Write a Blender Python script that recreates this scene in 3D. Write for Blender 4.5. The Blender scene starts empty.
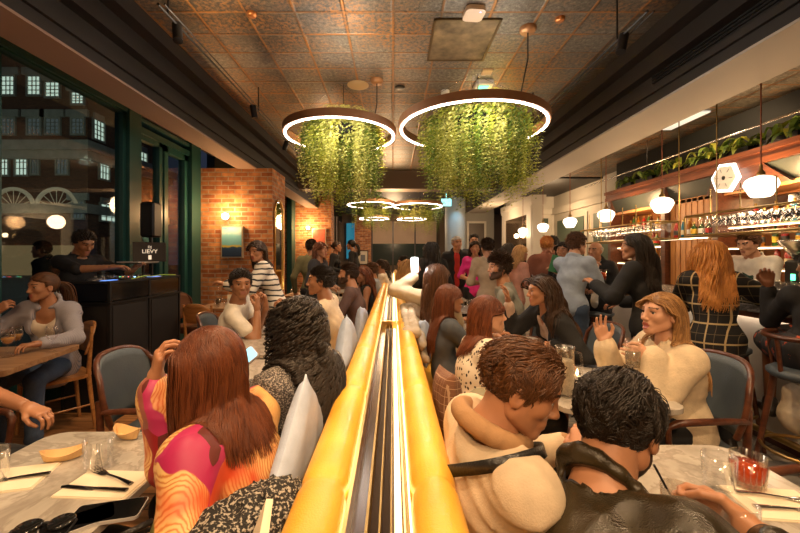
import bpy, math, random
import numpy as np
from mathutils import Vector, Matrix
SC = bpy.context.scene
COL = SC.collection
F, CX, CY, CZ = 375.0, 393.0, 256.0, 1.42
# ---------------------------------------------------------------- camera, world, exposure
cam_data = bpy.data.cameras.new('camera')
cam_data.sensor_width = 36.0
cam_data.lens = F / 800 * 36
cam_data.shift_x = 7 / 800
cam_data.shift_y = -10.5 / 800
cam_data.clip_start = 0.05
cam = bpy.data.objects.new('camera', cam_data)
cam.location = (0, 0, CZ)
cam.rotation_euler = (math.pi / 2, 0, 0)
COL.objects.link(cam)
SC.camera = cam
world = bpy.data.worlds.new('night')
SC.world = world
world.use_nodes = True
world.node_tree.nodes['Background'].inputs[0].default_value = (0.10, 0.13, 0.22, 1)
world.node_tree.nodes['Background'].inputs[1].default_value = 0.12
SC.view_settings.view_transform = 'Standard'
SC.view_settings.look = 'None'
SC.view_settings.gamma = 1
SC.view_settings.use_curve_mapping = False
SC.view_settings.exposure = 0.45
EN = 1.0          # strength of all the lamps, the added wash too

# the downlights and track spots of the ceiling: (x, y, z, aim x, aim y, aim z, watts, cone degrees, colour)
WARM = (1.0, 0.66, 0.36)
AMBER = (1.0, 0.56, 0.24)
def spot(name, loc, aim, watts, cone, col=WARM, blend=.6, size=.05):
    l = bpy.data.lights.new(name, 'SPOT')
    l.energy = watts * EN; l.spot_size = math.radians(cone); l.spot_blend = blend
    l.color = col; l.shadow_soft_size = size
    o = bpy.data.objects.new(name, l); COL.objects.link(o)
    o.location = loc
    o.rotation_euler = (Vector(aim) - Vector(loc)).to_track_quat('-Z', 'Y').to_euler()
    return o
def point(name, loc, watts, col=WARM, size=.08):
    l = bpy.data.lights.new(name, 'POINT'); l.energy = watts * EN; l.color = col; l.shadow_soft_size = size
    o = bpy.data.objects.new(name, l); COL.objects.link(o); o.location = loc
    return o

# ---------------------------------------------------------------- helpers
def W(u, v, Y): return Vector(((u - CX) / F * Y, Y, CZ + (CY - v) / F * Y))

MATS = {}
def new_mat(name):
    m = bpy.data.materials.new(name); m.use_nodes = True
    return m, m.node_tree, m.node_tree.nodes['Principled BSDF']
def nd(nt, typ, ins=None, **kw):
    n = nt.nodes.new(typ)
    for k, v in kw.items(): setattr(n, k, v)
    if ins:
        for k, v in ins.items():
            s = n.inputs[k]
            if isinstance(v, bpy.types.NodeSocket): nt.links.new(v, s)
            elif isinstance(v, bpy.types.Node): nt.links.new(v.outputs[0], s)
            else: s.default_value = v
    return n
def ramp(nt, fac, stops, interp='LINEAR'):
    n = nt.nodes.new('ShaderNodeValToRGB'); n.color_ramp.interpolation = interp
    el = n.color_ramp.elements
    while len(el) > 1: el.remove(el[-1])
    el[0].position = stops[0][0]; el[0].color = (*stops[0][1][:3], 1)
    for p, c in stops[1:]:
        e = el.new(p); e.color = (*c[:3], 1)
    nt.links.new(fac if isinstance(fac, bpy.types.NodeSocket) else fac.outputs[0], n.inputs[0])
    return n
def obco(nt, scale=(1, 1, 1), rot=(0, 0, 0), loc=(0, 0, 0)):
    t = nt.nodes.new('ShaderNodeTexCoord')
    return nd(nt, 'ShaderNodeMapping', {'Vector': t.outputs['Object'], 'Scale': scale, 'Rotation': rot, 'Location': loc})
def mix(nt, fac, a, b, mode='MIX'):
    n = nt.nodes.new('ShaderNodeMix'); n.data_type = 'RGBA'; n.blend_type = mode
    for i, v in ((0, fac), (6, a), (7, b)):
        if isinstance(v, bpy.types.NodeSocket): nt.links.new(v, n.inputs[i])
        elif isinstance(v, bpy.types.Node): nt.links.new(v.outputs[0], n.inputs[i])
        else: n.inputs[i].default_value = (*v[:3], 1) if isinstance(v, (tuple, list)) else v
    return n.outputs[2]
def setin(b, **kw):
    for k, v in kw.items():
        k = k.replace('_', ' ')
        if k in b.inputs:
            b.inputs[k].default_value = (*v, 1) if isinstance(v, tuple) and len(v) == 3 else v
def bump(nt, b, h, strength=.3, dist=.01):
    n = nd(nt, 'ShaderNodeBump', {'Height': h, 'Strength': strength, 'Distance': dist})
    nt.links.new(n.outputs[0], b.inputs['Normal'])
def M(name, col=(.5, .5, .5), rough=.5, metal=0, emit=0, ecol=None, var=0, vs=8, bmp=0, bs=60, bd=.004, **kw):
    if name in MATS: return MATS[name]
    m, nt, b = new_mat(name)
    setin(b, Base_Color=tuple(col), Roughness=rough, Metallic=metal)
    setin(b, **kw)
    if emit:
        setin(b, Emission_Color=tuple(ecol or col)); b.inputs['Emission Strength'].default_value = emit
    if var:
        n = nd(nt, 'ShaderNodeTexNoise', {'Vector': obco(nt), 'Scale': vs, 'Detail': 4.0})
        c = tuple(max(0, x * (1 - var)) for x in col); d = tuple(min(1, x * (1 + var)) for x in col)
        nt.links.new(ramp(nt, n.outputs[0], [(.3, c), (.7, d)]).outputs[0], b.inputs['Base Color'])
    if bmp:
        n = nd(nt, 'ShaderNodeTexNoise', {'Vector': obco(nt), 'Scale': bs, 'Detail': 3.0})
        bump(nt, b, n.outputs[0], bmp, bd)
    MATS[name] = m
    return m

def tag(o, label=None, cat=None, group=None, kind=None):
    if label: o['label'] = label
    if cat: o['category'] = cat
    if group: o['group'] = group
    if kind: o['kind'] = kind
    return o
def empty(name, loc=(0, 0, 0), rz=0, label=None, cat=None, group=None):
    o = bpy.data.objects.new(name, None); COL.objects.link(o)
    o.empty_display_size = .1
    o.location = loc; o.rotation_euler = (0, 0, rz)
    return tag(o, label, cat, group)
def mesh_np(name, V, Q, mats, parent=None, smooth=True, mi=None, attr=None):
    """V (n,3), Q (m,4) quads (or (m,3)); builds one mesh object"""
    V = np.asarray(V, np.float32); Q = np.asarray(Q, np.int32)
    me = bpy.data.meshes.new(name)
    k = Q.shape[1]
    me.vertices.add(len(V)); me.vertices.foreach_set('co', V.ravel())
    me.loops.add(Q.size); me.loops.foreach_set('vertex_index', Q.ravel())
    me.polygons.add(len(Q))
    me.polygons.foreach_set('loop_start', np.arange(0, Q.size, k, dtype=np.int32))
    me.polygons.foreach_set('loop_total', np.full(len(Q), k, np.int32))
    if not isinstance(mats, (list, tuple)): mats = [mats]
    for m in mats: me.materials.append(m)
    if mi is not None: me.polygons.foreach_set('material_index', np.asarray(mi, np.int32))
    me.polygons.foreach_set('use_smooth', np.full(len(Q), smooth, bool))
    if attr is not None:
        a = me.attributes.new('tint', 'FLOAT', 'POINT'); a.data.foreach_set('value', np.asarray(attr, np.float32))
    me.update(calc_edges=True); me.validate()
    o = bpy.data.objects.new(name, me); COL.objects.link(o)
    if parent: o.parent = parent
    return o

class MB:
    """collects shapes, builds ONE mesh object"""
    def __init__(s): s.v = []; s.f = []; s.m = []; s.sm = []
    def add(s, vs, fs, mi=0, smooth=False, mat=None):
        n = len(s.v)
        if mat is not None: vs = [mat @ Vector(v) for v in vs]
        s.v += [tuple(v) for v in vs]
        for f in fs: s.f.append([i + n for i in f]); s.m.append(mi); s.sm.append(smooth)
        return s
    def box(s, c, d, rz=0, mi=0, mat=None, bev=0):
        x, y, z = d[0] / 2, d[1] / 2, d[2] / 2
        T = Matrix.Translation(c) @ Matrix.Rotation(rz, 4, 'Z')
        if mat is not None: T = mat @ T
        if bev:
            b = min(bev, x * .9, y * .9, z * .9)
            pts = []
            for sz in (-1, 1):
                for (zz, ins) in (((sz * z), b), ((sz * (z - b)), 0)) if sz > 0 else (((sz * z), b), ((sz * (z - b)), 0)):
                    pts.append((zz, ins))
            pts.sort(key=lambda p: p[0])
            vs = []; n = 0
            for zz, ins in pts:
                xx, yy = x - ins, y - ins; cb = b if ins == 0 else b * .6
                vs += [(xx - cb, -yy, zz), (xx, -yy + cb, zz), (xx, yy - cb, zz), (xx - cb, yy, zz), (-xx + cb, yy, zz), (-xx, yy - cb, zz), (-xx, -yy + cb, zz), (-xx + cb, -yy, zz)]
            fs = [list(range(7, -1, -1)), list(range(24, 32))]
            for r in range(3):
                for i in range(8): fs.append([r * 8 + i, r * 8 + (i + 1) % 8, r * 8 + 8 + (i + 1) % 8, r * 8 + 8 + i])
            return s.add(vs, fs, mi, False, T)
        vs = [(a, b_, c_) for c_ in (-z, z) for b_ in (-y, y) for a in (-x, x)]
        return s.add(vs, [[0, 2, 3, 1], [4, 5, 7, 6], [0, 1, 5, 4], [2, 6, 7, 3], [0, 4, 6, 2], [1, 3, 7, 5]], mi, False, T)
    def b2(s, x0, x1, y0, y1, z0, z1, mi=0, bev=0):
        return s.box(((x0 + x1) / 2, (y0 + y1) / 2, (z0 + z1) / 2), (abs(x1 - x0), abs(y1 - y0), abs(z1 - z0)), 0, mi, None, bev)
    def tube(s, pts, r, n=10, mi=0, closed=False, flat=1.0, caps=True):
        pts = [Vector(p) for p in pts]; N = len(pts)
        rs = r if isinstance(r, (list, tuple)) else [r] * N
        up = None; vs = []
        for i, p in enumerate(pts):
            if closed: t = pts[(i + 1) % N] - pts[i - 1]
            else: t = pts[min(i + 1, N - 1)] - pts[max(i - 1, 0)]
            t.normalize()
            if up is None:
                up = Vector((0, 0, 1)) if abs(t.z) < .9 else Vector((1, 0, 0))
            a = t.cross(up)
            if a.length < 1e-4: a = t.orthogonal()
            a.normalize(); b = a.cross(t).normalized(); up = b
            for k in range(n):
                w = 2 * math.pi * k / n
                vs.append(p + a * (math.cos(w) * rs[i]) + b * (math.sin(w) * rs[i] * flat))
        fs = []
        for i in range(N if closed else N - 1):
            j = (i + 1) % N
            for k in range(n):
                l = (k + 1) % n
                fs.append([i * n + k, i * n + l, j * n + l, j * n + k])
        s.add(vs, fs, mi, True)
        if caps and not closed:
            s.add(vs[:n], [list(range(n - 1, -1, -1))], mi); s.add(vs[-n:], [list(range(n))], mi)
        return s
    def lathe(s, prof, n=20, c=(0, 0, 0), mi=0, mat=None, smooth=True):
        vs = []; fs = []
        for r, z in prof:
            for k in range(n):
                w = 2 * math.pi * k / n
                vs.append((c[0] + r * math.cos(w), c[1] + r * math.sin(w), c[2] + z))
        for i in range(len(prof) - 1):
            for k in range(n):
                l = (k + 1) % n
                fs.append([i * n + k, i * n + l, i * n + n + l, i * n + n + k])
        return s.add(vs, fs, mi, smooth, mat)
    def prism(s, poly, z0, z1, mi=0, mat=None, smooth=False):
        n = len(poly)
        vs = [(x, y, z0) for x, y in poly] + [(x, y, z1) for x, y in poly]
        fs = [list(range(n - 1, -1, -1)), list(range(n, 2 * n))]
        s.add(vs, fs, mi, False, mat)
        return s.add(vs, [[i, (i + 1) % n, n + (i + 1) % n, n + i] for i in range(n)], mi, smooth, mat)
    def build(s, name, mats, parent=None, loc=None):
        me = bpy.data.meshes.new(name)
        me.from_pydata(s.v, [], s.f)
        if not isinstance(mats, (list, tuple)): mats = [mats]
        for m in mats: me.materials.append(m)
        me.polygons.foreach_set('material_index', s.m)
        me.polygons.foreach_set('use_smooth', s.sm)
        me.update()
        o = bpy.data.objects.new(name, me); COL.objects.link(o)
        if parent: o.parent = parent
        if loc is not None: o.location = loc
        return o
def struct(name, mb, mat, label=None):
    o = mb.build(name, mat); o['kind'] = 'structure'
    if label: o['label'] = label
    return o
def copy_tree(o, parent=None):
    c = o.copy(); COL.objects.link(c)
    if parent: c.parent = parent
    for ch in [x for x in o.children]: copy_tree(ch, c)
    return c
def place(o, loc, rz=0, label=None, group=None):
    o.location = loc; o.rotation_euler = (0, 0, rz)
    return tag(o, label, None, group)
def rrect(w, d, r, n=5, cx=0, cy=0):
    out = []
    for sx, sy, a0 in ((1, 1, 0), (-1, 1, 90), (-1, -1, 180), (1, -1, 270)):
        for i in range(n + 1):
            a = math.radians(a0 + 90 * i / n)
            out.append((cx + sx * (w / 2 - r) + r * math.cos(a), cy + sy * (d / 2 - r) + r * math.sin(a)))
    return out

# ---------------------------------------------------------------- materials
def mat_brick(name, c1=(.45, .17, .06), c2=(.62, .27, .10), mortar=(.42, .30, .20), sc=1.0, axis='x'):
    m, nt, b = new_mat(name)
    t = nt.nodes.new('ShaderNodeTexCoord'); g = nt.nodes.new('ShaderNodeNewGeometry')
    sx = nd(nt, 'ShaderNodeSeparateXYZ', {0: t.outputs['Object']})
    n = nd(nt, 'ShaderNodeSeparateXYZ', {0: g.outputs['True Normal']})
    an = nd(nt, 'ShaderNodeMath', {0: n.outputs[0]}, operation='ABSOLUTE')
    gt = nd(nt, 'ShaderNodeMath', {0: an, 1: .5}, operation='GREATER_THAN')
    mx = nd(nt, 'ShaderNodeMix', {0: gt.outputs[0], 2: sx.outputs[0], 3: sx.outputs[1]})
    v = nd(nt, 'ShaderNodeCombineXYZ', {0: mx.outputs[0], 1: sx.outputs[2]})
    br = nd(nt, 'ShaderNodeTexBrick', {'Vector': v, 'Color1': (*c1, 1), 'Color2': (*c2, 1), 'Mortar': (*mortar, 1), 'Scale': 1 / sc,
        'Mortar Size': .010, 'Mortar Smooth': .2, 'Bias': -.1, 'Brick Width': .225, 'Row Height': .075})
    no = nd(nt, 'ShaderNodeTexNoise', {'Vector': v, 'Scale': 9.0, 'Detail': 5.0})
    r = ramp(nt, no.outputs[0], [(.25, (.45, .4, .38)), (.6, (1, 1, 1)), (.8, (1.3, 1.25, 1.1))])
    nt.links.new(mix(nt, .8, br.outputs[0], r.outputs[0], 'MULTIPLY'), b.inputs['Base Color'])
    b.inputs['Roughness'].default_value = .8
    h = nd(nt, 'ShaderNodeMath', {0: br.outputs[1], 1: -1.0, 2: no.outputs[0]}, operation='MULTIPLY_ADD')
    bump(nt, b, h.outputs[0], .7, .012)
    return m
def mat_ceiling():
    """pressed tin tiles, tarnished grey with rust on the seams"""
    m, nt, b = new_mat('tin_tiles')
    co = obco(nt)
    br = nd(nt, 'ShaderNodeTexBrick', {'Vector': co, 'Color1': (1, 1, 1, 1), 'Color2': (.75, .75, .75, 1), 'Mortar': (0, 0, 0, 1), 'Scale': 1.0,
        'Mortar Size': .022, 'Mortar Smooth': .8, 'Brick Width': .42, 'Row Height': .32}, offset=0.0)
    n1 = nd(nt, 'ShaderNodeTexNoise', {'Vector': co, 'Scale': 1.3, 'Detail': 6.0, 'Roughness': .65})
    n2 = nd(nt, 'ShaderNodeTexNoise', {'Vector': co, 'Scale': 30.0, 'Detail': 4.0, 'Roughness': .7})
    n3 = nd(nt, 'ShaderNodeTexNoise', {'Vector': co, 'Scale': 3.2, 'Detail': 4.0})
    base = ramp(nt, n2.outputs[0], [(.3, (.085, .075, .062)), (.55, (.27, .245, .205)), (.75, (.52, .49, .42))])
    n4 = nd(nt, 'ShaderNodeTexNoise', {'Vector': co, 'Scale': .55, 'Detail': 3.0})
    pat = ramp(nt, n4.outputs[0], [(.36, (.30, .27, .24)), (.58, (1, 1, 1))])
    base2 = mix(nt, 1, base.outputs[0], pat.outputs[0], 'MULTIPLY')
    tone = mix(nt, .35, base2, br.outputs[0], 'MULTIPLY')
    seam = nd(nt, 'ShaderNodeMath', {0: br.outputs[1], 1: n3.outputs[0]}, operation='MULTIPLY')
    blot = ramp(nt, n1.outputs[0], [(.48, (0, 0, 0)), (.62, (.9, .9, .9))])
    sp = ramp(nt, n2.outputs[0], [(.45, (0, 0, 0)), (.6, (1, 1, 1))])
    bl2 = nd(nt, 'ShaderNodeMath', {0: blot.outputs[0], 1: sp.outputs[0]}, operation='MULTIPLY')
    se2 = ramp(nt, seam.outputs[0], [(.25, (0, 0, 0)), (.6, (.8, .8, .8))])
    fac = nd(nt, 'ShaderNodeMath', {0: se2.outputs[0], 1: bl2.outputs[0]}, operation='ADD', use_clamp=True)
    nt.links.new(mix(nt, fac.outputs[0], tone, (.38, .16, .035)), b.inputs['Base Color'])
    b.inputs['Metallic'].default_value = .45
    rr = nd(nt, 'ShaderNodeMapRange', {0: n2.outputs[0], 3: .28, 4: .62})
    nt.links.new(rr.outputs[0], b.inputs['Roughness'])
    hh = nd(nt, 'ShaderNodeMath', {0: br.outputs[1], 1: 1.5, 2: n2.outputs[0]}, operation='MULTIPLY_ADD')
    bump(nt, b, hh.outputs[0], .5, .01)
    return m
def mat_planks(name='floor_planks'):
    m, nt, b = new_mat(name)
    co = obco(nt)
    br = nd(nt, 'ShaderNodeTexBrick', {'Vector': co, 'Color1': (.30, .13, .045, 1), 'Color2': (.46, .22, .085, 1), 'Mortar': (.05, .02, .01, 1), 'Scale': 1.0,
        'Mortar Size': .004, 'Brick Width': 1.4, 'Row Height': .14})
    st = nd(nt, 'ShaderNodeTexNoise', {'Vector': obco(nt, (3, 45, 1)), 'Scale': 1.0, 'Detail': 5.0})
    r = ramp(nt, st.outputs[0], [(.3, (.55, .5, .45)), (.65, (1.1, 1.1, 1.1))])
    nt.links.new(mix(nt, 1, br.outputs[0], r.outputs[0], 'MULTIPLY'), b.inputs['Base Color'])
    b.inputs['Roughness'].default_value = .35
    return m
def mat_crazy():
    """broken marble pieces"""
    m, nt, b = new_mat('broken_marble')
    co = obco(nt)
    v = nd(nt, 'ShaderNodeTexVoronoi', {'Vector': co, 'Scale': 7.0}, voronoi_dimensions='2D')
    e = nd(nt, 'ShaderNodeTexVoronoi', {'Vector': co, 'Scale': 7.0}, voronoi_dimensions='2D', feature='DISTANCE_TO_EDGE')
    s = nd(nt, 'ShaderNodeSeparateColor', {0: v.outputs['Color']})
    r = ramp(nt, s.outputs[0], [(0, (.42, .36, .28)), (.2, (.10, .10, .11)), (.4, (.45, .20, .12)), (.55, (.30, .28, .25)), (.7, (.50, .42, .30)), (.85, (.16, .15, .15))], 'CONSTANT')
    g = ramp(nt, e.outputs[0], [(.02, (0, 0, 0)), (.045, (1, 1, 1))])
    n = nd(nt, 'ShaderNodeTexNoise', {'Vector': co, 'Scale': 12.0, 'Detail': 6.0})
    r2 = ramp(nt, n.outputs[0], [(.35, (.7, .7, .7)), (.65, (1.1, 1.1, 1.1))])
    c = mix(nt, 1, r.outputs[0], r2.outputs[0], 'MULTIPLY')
    nt.links.new(mix(nt, g.outputs[0], (.10, .09, .08), c), b.inputs['Base Color'])
    b.inputs['Roughness'].default_value = .3
    return m
def mat_marble(name, base=(.50, .46, .40), vein=(.25, .22, .19)):
    m, nt, b = new_mat(name)
    co = obco(nt, (1, 1, 1), (0, 0, .5))
    n = nd(nt, 'ShaderNodeTexNoise', {'Vector': co, 'Scale': 2.2, 'Detail': 8.0, 'Roughness': .6, 'Distortion': 1.6})
    n2 = nd(nt, 'ShaderNodeTexNoise', {'Vector': co, 'Scale': 6, 'Detail': 6.0, 'Distortion': .8})
    r = ramp(nt, n.outputs[0], [(.40, base), (.485, vein), (.51, base), (.62, tuple(x * .85 for x in base)), (.66, base)])
    r2 = ramp(nt, n2.outputs[0], [(.3, (.82, .81, .8)), (.7, (1.08, 1.08, 1.08))])
    nt.links.new(mix(nt, 1, r.outputs[0], r2.outputs[0], 'MULTIPLY'), b.inputs['Base Color'])
    b.inputs['Roughness'].default_value = .22
    return m
def mat_wood(name, c1, c2, rough=.35, sc=(18, 2, 18), coat=0.2):
    m, nt, b = new_mat(name)
    n = nd(nt, 'ShaderNodeTexNoise', {'Vector': obco(nt, sc), 'Scale': 1.5, 'Detail': 6.0, 'Distortion': .6})
    nt.links.new(ramp(nt, n.outputs[0], [(.3, c1), (.7, c2)]).outputs[0], b.inputs['Base Color'])
    setin(b, Roughness=rough, Coat_Weight=coat, Coat_Roughness=.2)
    return m
def mat_leather(name, col, dark, rough=.32, sc=140, seam=None):
    m, nt, b = new_mat(name)
    co = obco(nt)
    v = nd(nt, 'ShaderNodeTexVoronoi', {'Vector': co, 'Scale': float(sc)})
    n = nd(nt, 'ShaderNodeTexNoise', {'Vector': co, 'Scale': 7.0, 'Detail': 5.0})
    nt.links.new(ramp(nt, n.outputs[0], [(.3, dark), (.7, col)]).outputs[0], b.inputs['Base Color'])
    b.inputs['Roughness'].default_value = rough
    h = nd(nt, 'ShaderNodeMath', {0: n.outputs[0], 1: 2.0, 2: v.outputs[0]}, operation='MULTIPLY_ADD')
    bump(nt, b, h.outputs[0], .18, .006)
    return m
def glassmat(name, tint=(1, 1, 1), rough=0.02, alpha=.82):
    """thin clear glass: mostly see-through with a gloss that grows at grazing angles"""
    m = bpy.data.materials.new(name); m.use_nodes = True; nt = m.node_tree; nt.nodes.clear()
    tr = nd(nt, 'ShaderNodeBsdfTransparent', {0: (*tint, 1)})
    gl = nd(nt, 'ShaderNodeBsdfGlossy', {0: (1, 1, 1, 1), 'Roughness': rough})
    lw = nd(nt, 'ShaderNodeLayerWeight', {0: .5})
    p4 = nd(nt, 'ShaderNodeMath', {0: lw.outputs['Facing'], 1: 3.5}, operation='POWER')
    f2 = nd(nt, 'ShaderNodeMath', {0: p4, 1: .75, 2: (1 - alpha) * .35}, operation='MULTIPLY_ADD', use_clamp=True)
    mx = nd(nt, 'ShaderNodeMixShader', {0: f2.outputs[0], 1: tr, 2: gl})
    o = nd(nt, 'ShaderNodeOutputMaterial', {0: mx})
    MATS[name] = m
    return m
def skinmat(name, col, rough=.45):
    m, nt, b = new_mat(name)
    n = nd(nt, 'ShaderNodeTexNoise', {'Vector': obco(nt), 'Scale': 14.0, 'Detail': 4.0})
    nt.links.new(ramp(nt, n.outputs[0], [(.3, tuple(x * y for x, y in zip(col, (.88, .80, .76)))), (.7, col)]).outputs[0], b.inputs['Base Color'])
    setin(b, Roughness=rough, Subsurface_Weight=.0)
    return m
def hairmat(name, dark, light, rough=.44):
    m, nt, b = new_mat(name)
    a = nd(nt, 'ShaderNodeAttribute', attribute_name='tint')
    nt.links.new(ramp(nt, a.outputs['Fac'], [(0, dark), (1, light)]).outputs[0], b.inputs['Base Color'])
    setin(b, Roughness=rough, Specular_IOR_Level=.38)
    MATS[name] = m
    return m

BRASS = M('brass', (.72, .47, .16), .28, 1)
DBRASS = M('aged_brass', (.45, .30, .11), .38, 1)
BLACKM = M('black_metal', (.012, .012, .013), .4, .3)
STEEL = M('steel', (.62, .60, .57), .22, 1)
TEAL = M('teal_paint', (.020, .085, .078), .35)
DARKB = M('dark_paint', (.013, .009, .007), .55, var=.2, vs=2)
TAUPE = M('soffit_plaster', (.34, .23, .18), .7, var=.06, vs=1)
CREAM = M('cream_plaster', (.46, .42, .36), .7, var=.05, vs=1)
GREYW = M('grey_panelling', (.36, .35, .31), .55)
GREENP = M('green_panel', (.07, .10, .075), .5)
CURT = M('grey_curtain', (.30, .27, .24), .9)
BRICK = mat_brick('warm_brick', (.40, .12, .04), (.80, .36, .13), (.50, .34, .22))
DWOOD = mat_wood('mahogany', (.055, .016, .008), (.13, .042, .018))
RWOOD = mat_wood('red_wood', (.13, .035, .015), (.26, .08, .03))
OAK = mat_wood('honey_wood', (.30, .12, .035), (.50, .23, .075))
TWOOD = mat_wood('table_wood', (.24, .12, .055), (.42, .24, .12), .4, (2, 22, 22))
SLAT = mat_wood('slat_wood', (.42, .17, .05), (.62, .28, .09), .4, (14, 14, 1.5))
MARB = mat_marble('marble', (.46, .42, .36), (.33, .29, .245))
MUST = mat_leather('mustard_leather', (.86, .49, .06), (.74, .36, .035), .34, 260)
CHAIRL = mat_leather('slate_leather', (.075, .095, .11), (.055, .07, .085), .45, 200)
BLACKL = mat_leather('black_leather', (.02, .018, .016), (.012, .011, .010), .35, 200)
WHITEP = M('white_paint', (.72, .68, .60), .5)
PAPER = M('cream_paper', (.80, .70, .52), .8)
PHONE = M('phone_glass', (.006, .006, .007), .08)
PHONEB = M('phone_case', (.45, .42, .40), .35)
CERAM = M('white_ceramic', (.80, .78, .74), .25)
GLASS = glassmat('clear_glass')
PANE = glassmat('window_glass', (.80, .84, .82), .01, .84)
LEAFM = None
def E(name, col, s):
    return M(name, (0, 0, 0), .5, emit=s, ecol=col)
LED = E('ring_led', (1, .84, .74), 16)
OPAL = E('opal_glass', (1, .80, .58), 2.6)
WALLB = E('wall_lamp_glow', (1, .70, .36), 16)
# ---------------------------------------------------------------- room shell
def planar(name, x0, x1, y0, y1, z, mat, t=.05, down=False):
    mb = MB().b2(x0, x1, y0, y1, z if down else z - t, z + t if down else z)
    return struct(name, mb, mat)
planar('floor', -3.6, 1.35, -4, 17.2, 0, mat_planks())
planar('floor_marble', 1.35, 5.4, -4, 17.2, 0, mat_crazy())
planar('floor_pavement', -60, -3.6, -4, 60, -.02, M('pavement', (.05, .05, .055), .7, var=.2, vs=1))
TIN = mat_ceiling()
planar('ceiling', -2.32, 2.36, -4, 9.2, 3.5, TIN, down=True)
planar('ceiling_left', -3.45, -2.6, -4, 17.2, 3.32, CREAM, down=True)
planar('ceiling_right', 3.1, 5.0, -4, 9.0, 3.32, TIN, down=True)
planar('ceiling_back', -3.45, 5.4, 9.2, 17.2, 3.32, DARKB, down=True)
# long beams: dark stepped inner face, pale underside
for nm, s, x0, x1 in (('trim_1', -1, 2.33, 2.65), ('trim_2', 1, 2.57, 3.16)):
    mb = MB()
    a, b = sorted((s * x0, s * x1))
    mb.b2(a, b, -4, 17.2, 2.92, 3.6, 0)
    xi = s * x0
    mb.b2(min(xi, xi - s * .10), max(xi, xi - s * .10), -4, 9.2, 3.20, 3.6, 0)
    mb.b2(min(xi, xi - s * .22), max(xi, xi - s * .22), -4, 9.2, 3.36, 3.6, 0)
    mb.b2(min(xi, xi - s * .03), max(xi, xi - s * .03), -4, 9.2, 3.02, 3.08, 0)
    struct(nm, mb, DARKB)
    struct(nm.replace('1', '3').replace('2', '4'), MB().b2(a - .005, b + .005, -4, 17.2, 2.905, 2.925), TAUPE if s < 0 else CREAM)
struct('trim_5', MB().b2(-2.33, 2.57, 9.15, 9.6, 3.06, 3.6), M('cross_beam', (.16, .12, .09), .6))
# brick piers
struct('wall_left_pier', MB().b2(-3.45, -2.06, 6.4, 7.15, 0, 2.92), BRICK)
struct('wall_left_far_pier', MB().b2(-3.45, -1.93, 11.7, 12.2, 0, 3.32), BRICK)
struct('wall_left_plaster', MB().b2(-3.55, -3.40, 7.15, 17.2, 0, 3.5), M('dark_teal', (.03, .05, .05), .6))  # plaster in one even dark teal
struct('trim_6', MB().b2(-3.2, -3.05, 11.3, 11.7, 0, 3.3), TEAL)
# far end: blind above dark glass, curtain, brick strip
struct('wall_back', MB().b2(-3.5, 5.4, 17.1, 17.3, 0, 3.5), M('back_plaster', (.16, .11, .07), .7))
struct('wall_back_blind', MB().b2(-.95, 2.05, 17.02, 17.08, 1.98, 3.0), M('tan_blind', (.52, .38, .26), .8, var=.08, vs=2))
for k, x in enumerate((-.95, .0, 1.0, 2.0)):
    struct('trim_%d' % (10 + k), MB().b2(x - .03, x + .03, 16.98, 17.02, 0, 3.0), M('mullion', (.06, .05, .045), .4))
struct('window_9', MB().b2(-.95, 2.05, 17.03, 17.07, 1.0, 1.98), M('dark_window', (.035, .05, .045), .12))
struct('wall_back_brick', MB().b2(-1.7, -.98, 16.6, 17.1, 0, 3.2), BRICK)
struct('window_10', MB().b2(-2.1, -1.72, 16.9, 17.0, 1.3, 2.9), M('blue_glass', (.03, .20, .30), .2, emit=.25, ecol=(.05, .4, .6)))
cv = []; 
for i in range(61):
    x = -2.95 + i * .85 / 60
    cv.append((x, 14.5 + .05 * math.sin(i * .9)))
mb = MB()
vs = [(x, y, z) for z in (.03, 2.95) for x, y in cv] + [(x, y + .02, z) for z in (.03, 2.95) for x, y in cv]
n = len(cv)
mb.add(vs, [[i, i + 1, n + i + 1, n + i] for i in range(n - 1)] + [[2 * n + i + 1, 2 * n + i, 3 * n + i, 3 * n + i + 1] for i in range(n - 1)], 0, True)
tag(mb.build('curtain', CURT), 'long grey curtain hanging beyond the far brick pier', 'curtain')
# column with blue light, far right of centre
struct('trim_14', MB().lathe([(.33, 0), (.33, 3.3)], 28, (2.02, 12.2, 0)), M('column_paint', (.32, .36, .38), .5))
# grey wall to its right
struct('wall_back_right', MB().b2(2.5, 3.5, 13.0, 13.2, 0, 3.32), GREYW)
def doorway(name, x0, x1, y, z1, mat, frame):
    mb = MB().b2(x0, x1, y - .03, y, 0, z1, 0)
    mb.b2(x0 - .07, x0, y - .06, y, 0, z1 + .07, 1).b2(x1, x1 + .07, y - .06, y, 0, z1 + .07, 1).b2(x0, x1, y - .06, y, z1, z1 + .07, 1)
    o = mb.build(name, [mat, frame]); o['kind'] = 'structure'; return o
doorway('door_1', 2.62, 3.15, 12.99, 2.55, M('door_dark', (.09, .06, .04), .4), WHITEP)
# white panelled screen wall with mirror (x 3.5, y 9.4..12)
mb = MB().b2(3.5, 3.75, 9.4, 12.0, 0, 2.92, 0).b2(3.44, 3.82, 9.34, 12.0, 2.78, 2.95, 0).b2(3.46, 3.8, 9.36, 12.0, 2.70, 2.78, 0)
mb.b2(3.47, 3.5, 9.45, 9.75, .2, 2.7, 0).b2(3.47, 3.5, 11.6, 11.95, .2, 2.7, 0).b2(3.47, 3.5, 9.75, 11.6, 2.5, 2.7, 0).b2(3.47, 3.5, 9.75, 11.6, .2, .9, 0)
struct('wall_right_screen', mb, WHITEP)
struct('window_11', MB().b2(3.485, 3.5, 9.75, 11.6, .9, 2.5), M('bronze_mirror', (.30, .22, .15), .1, .9))
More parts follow.
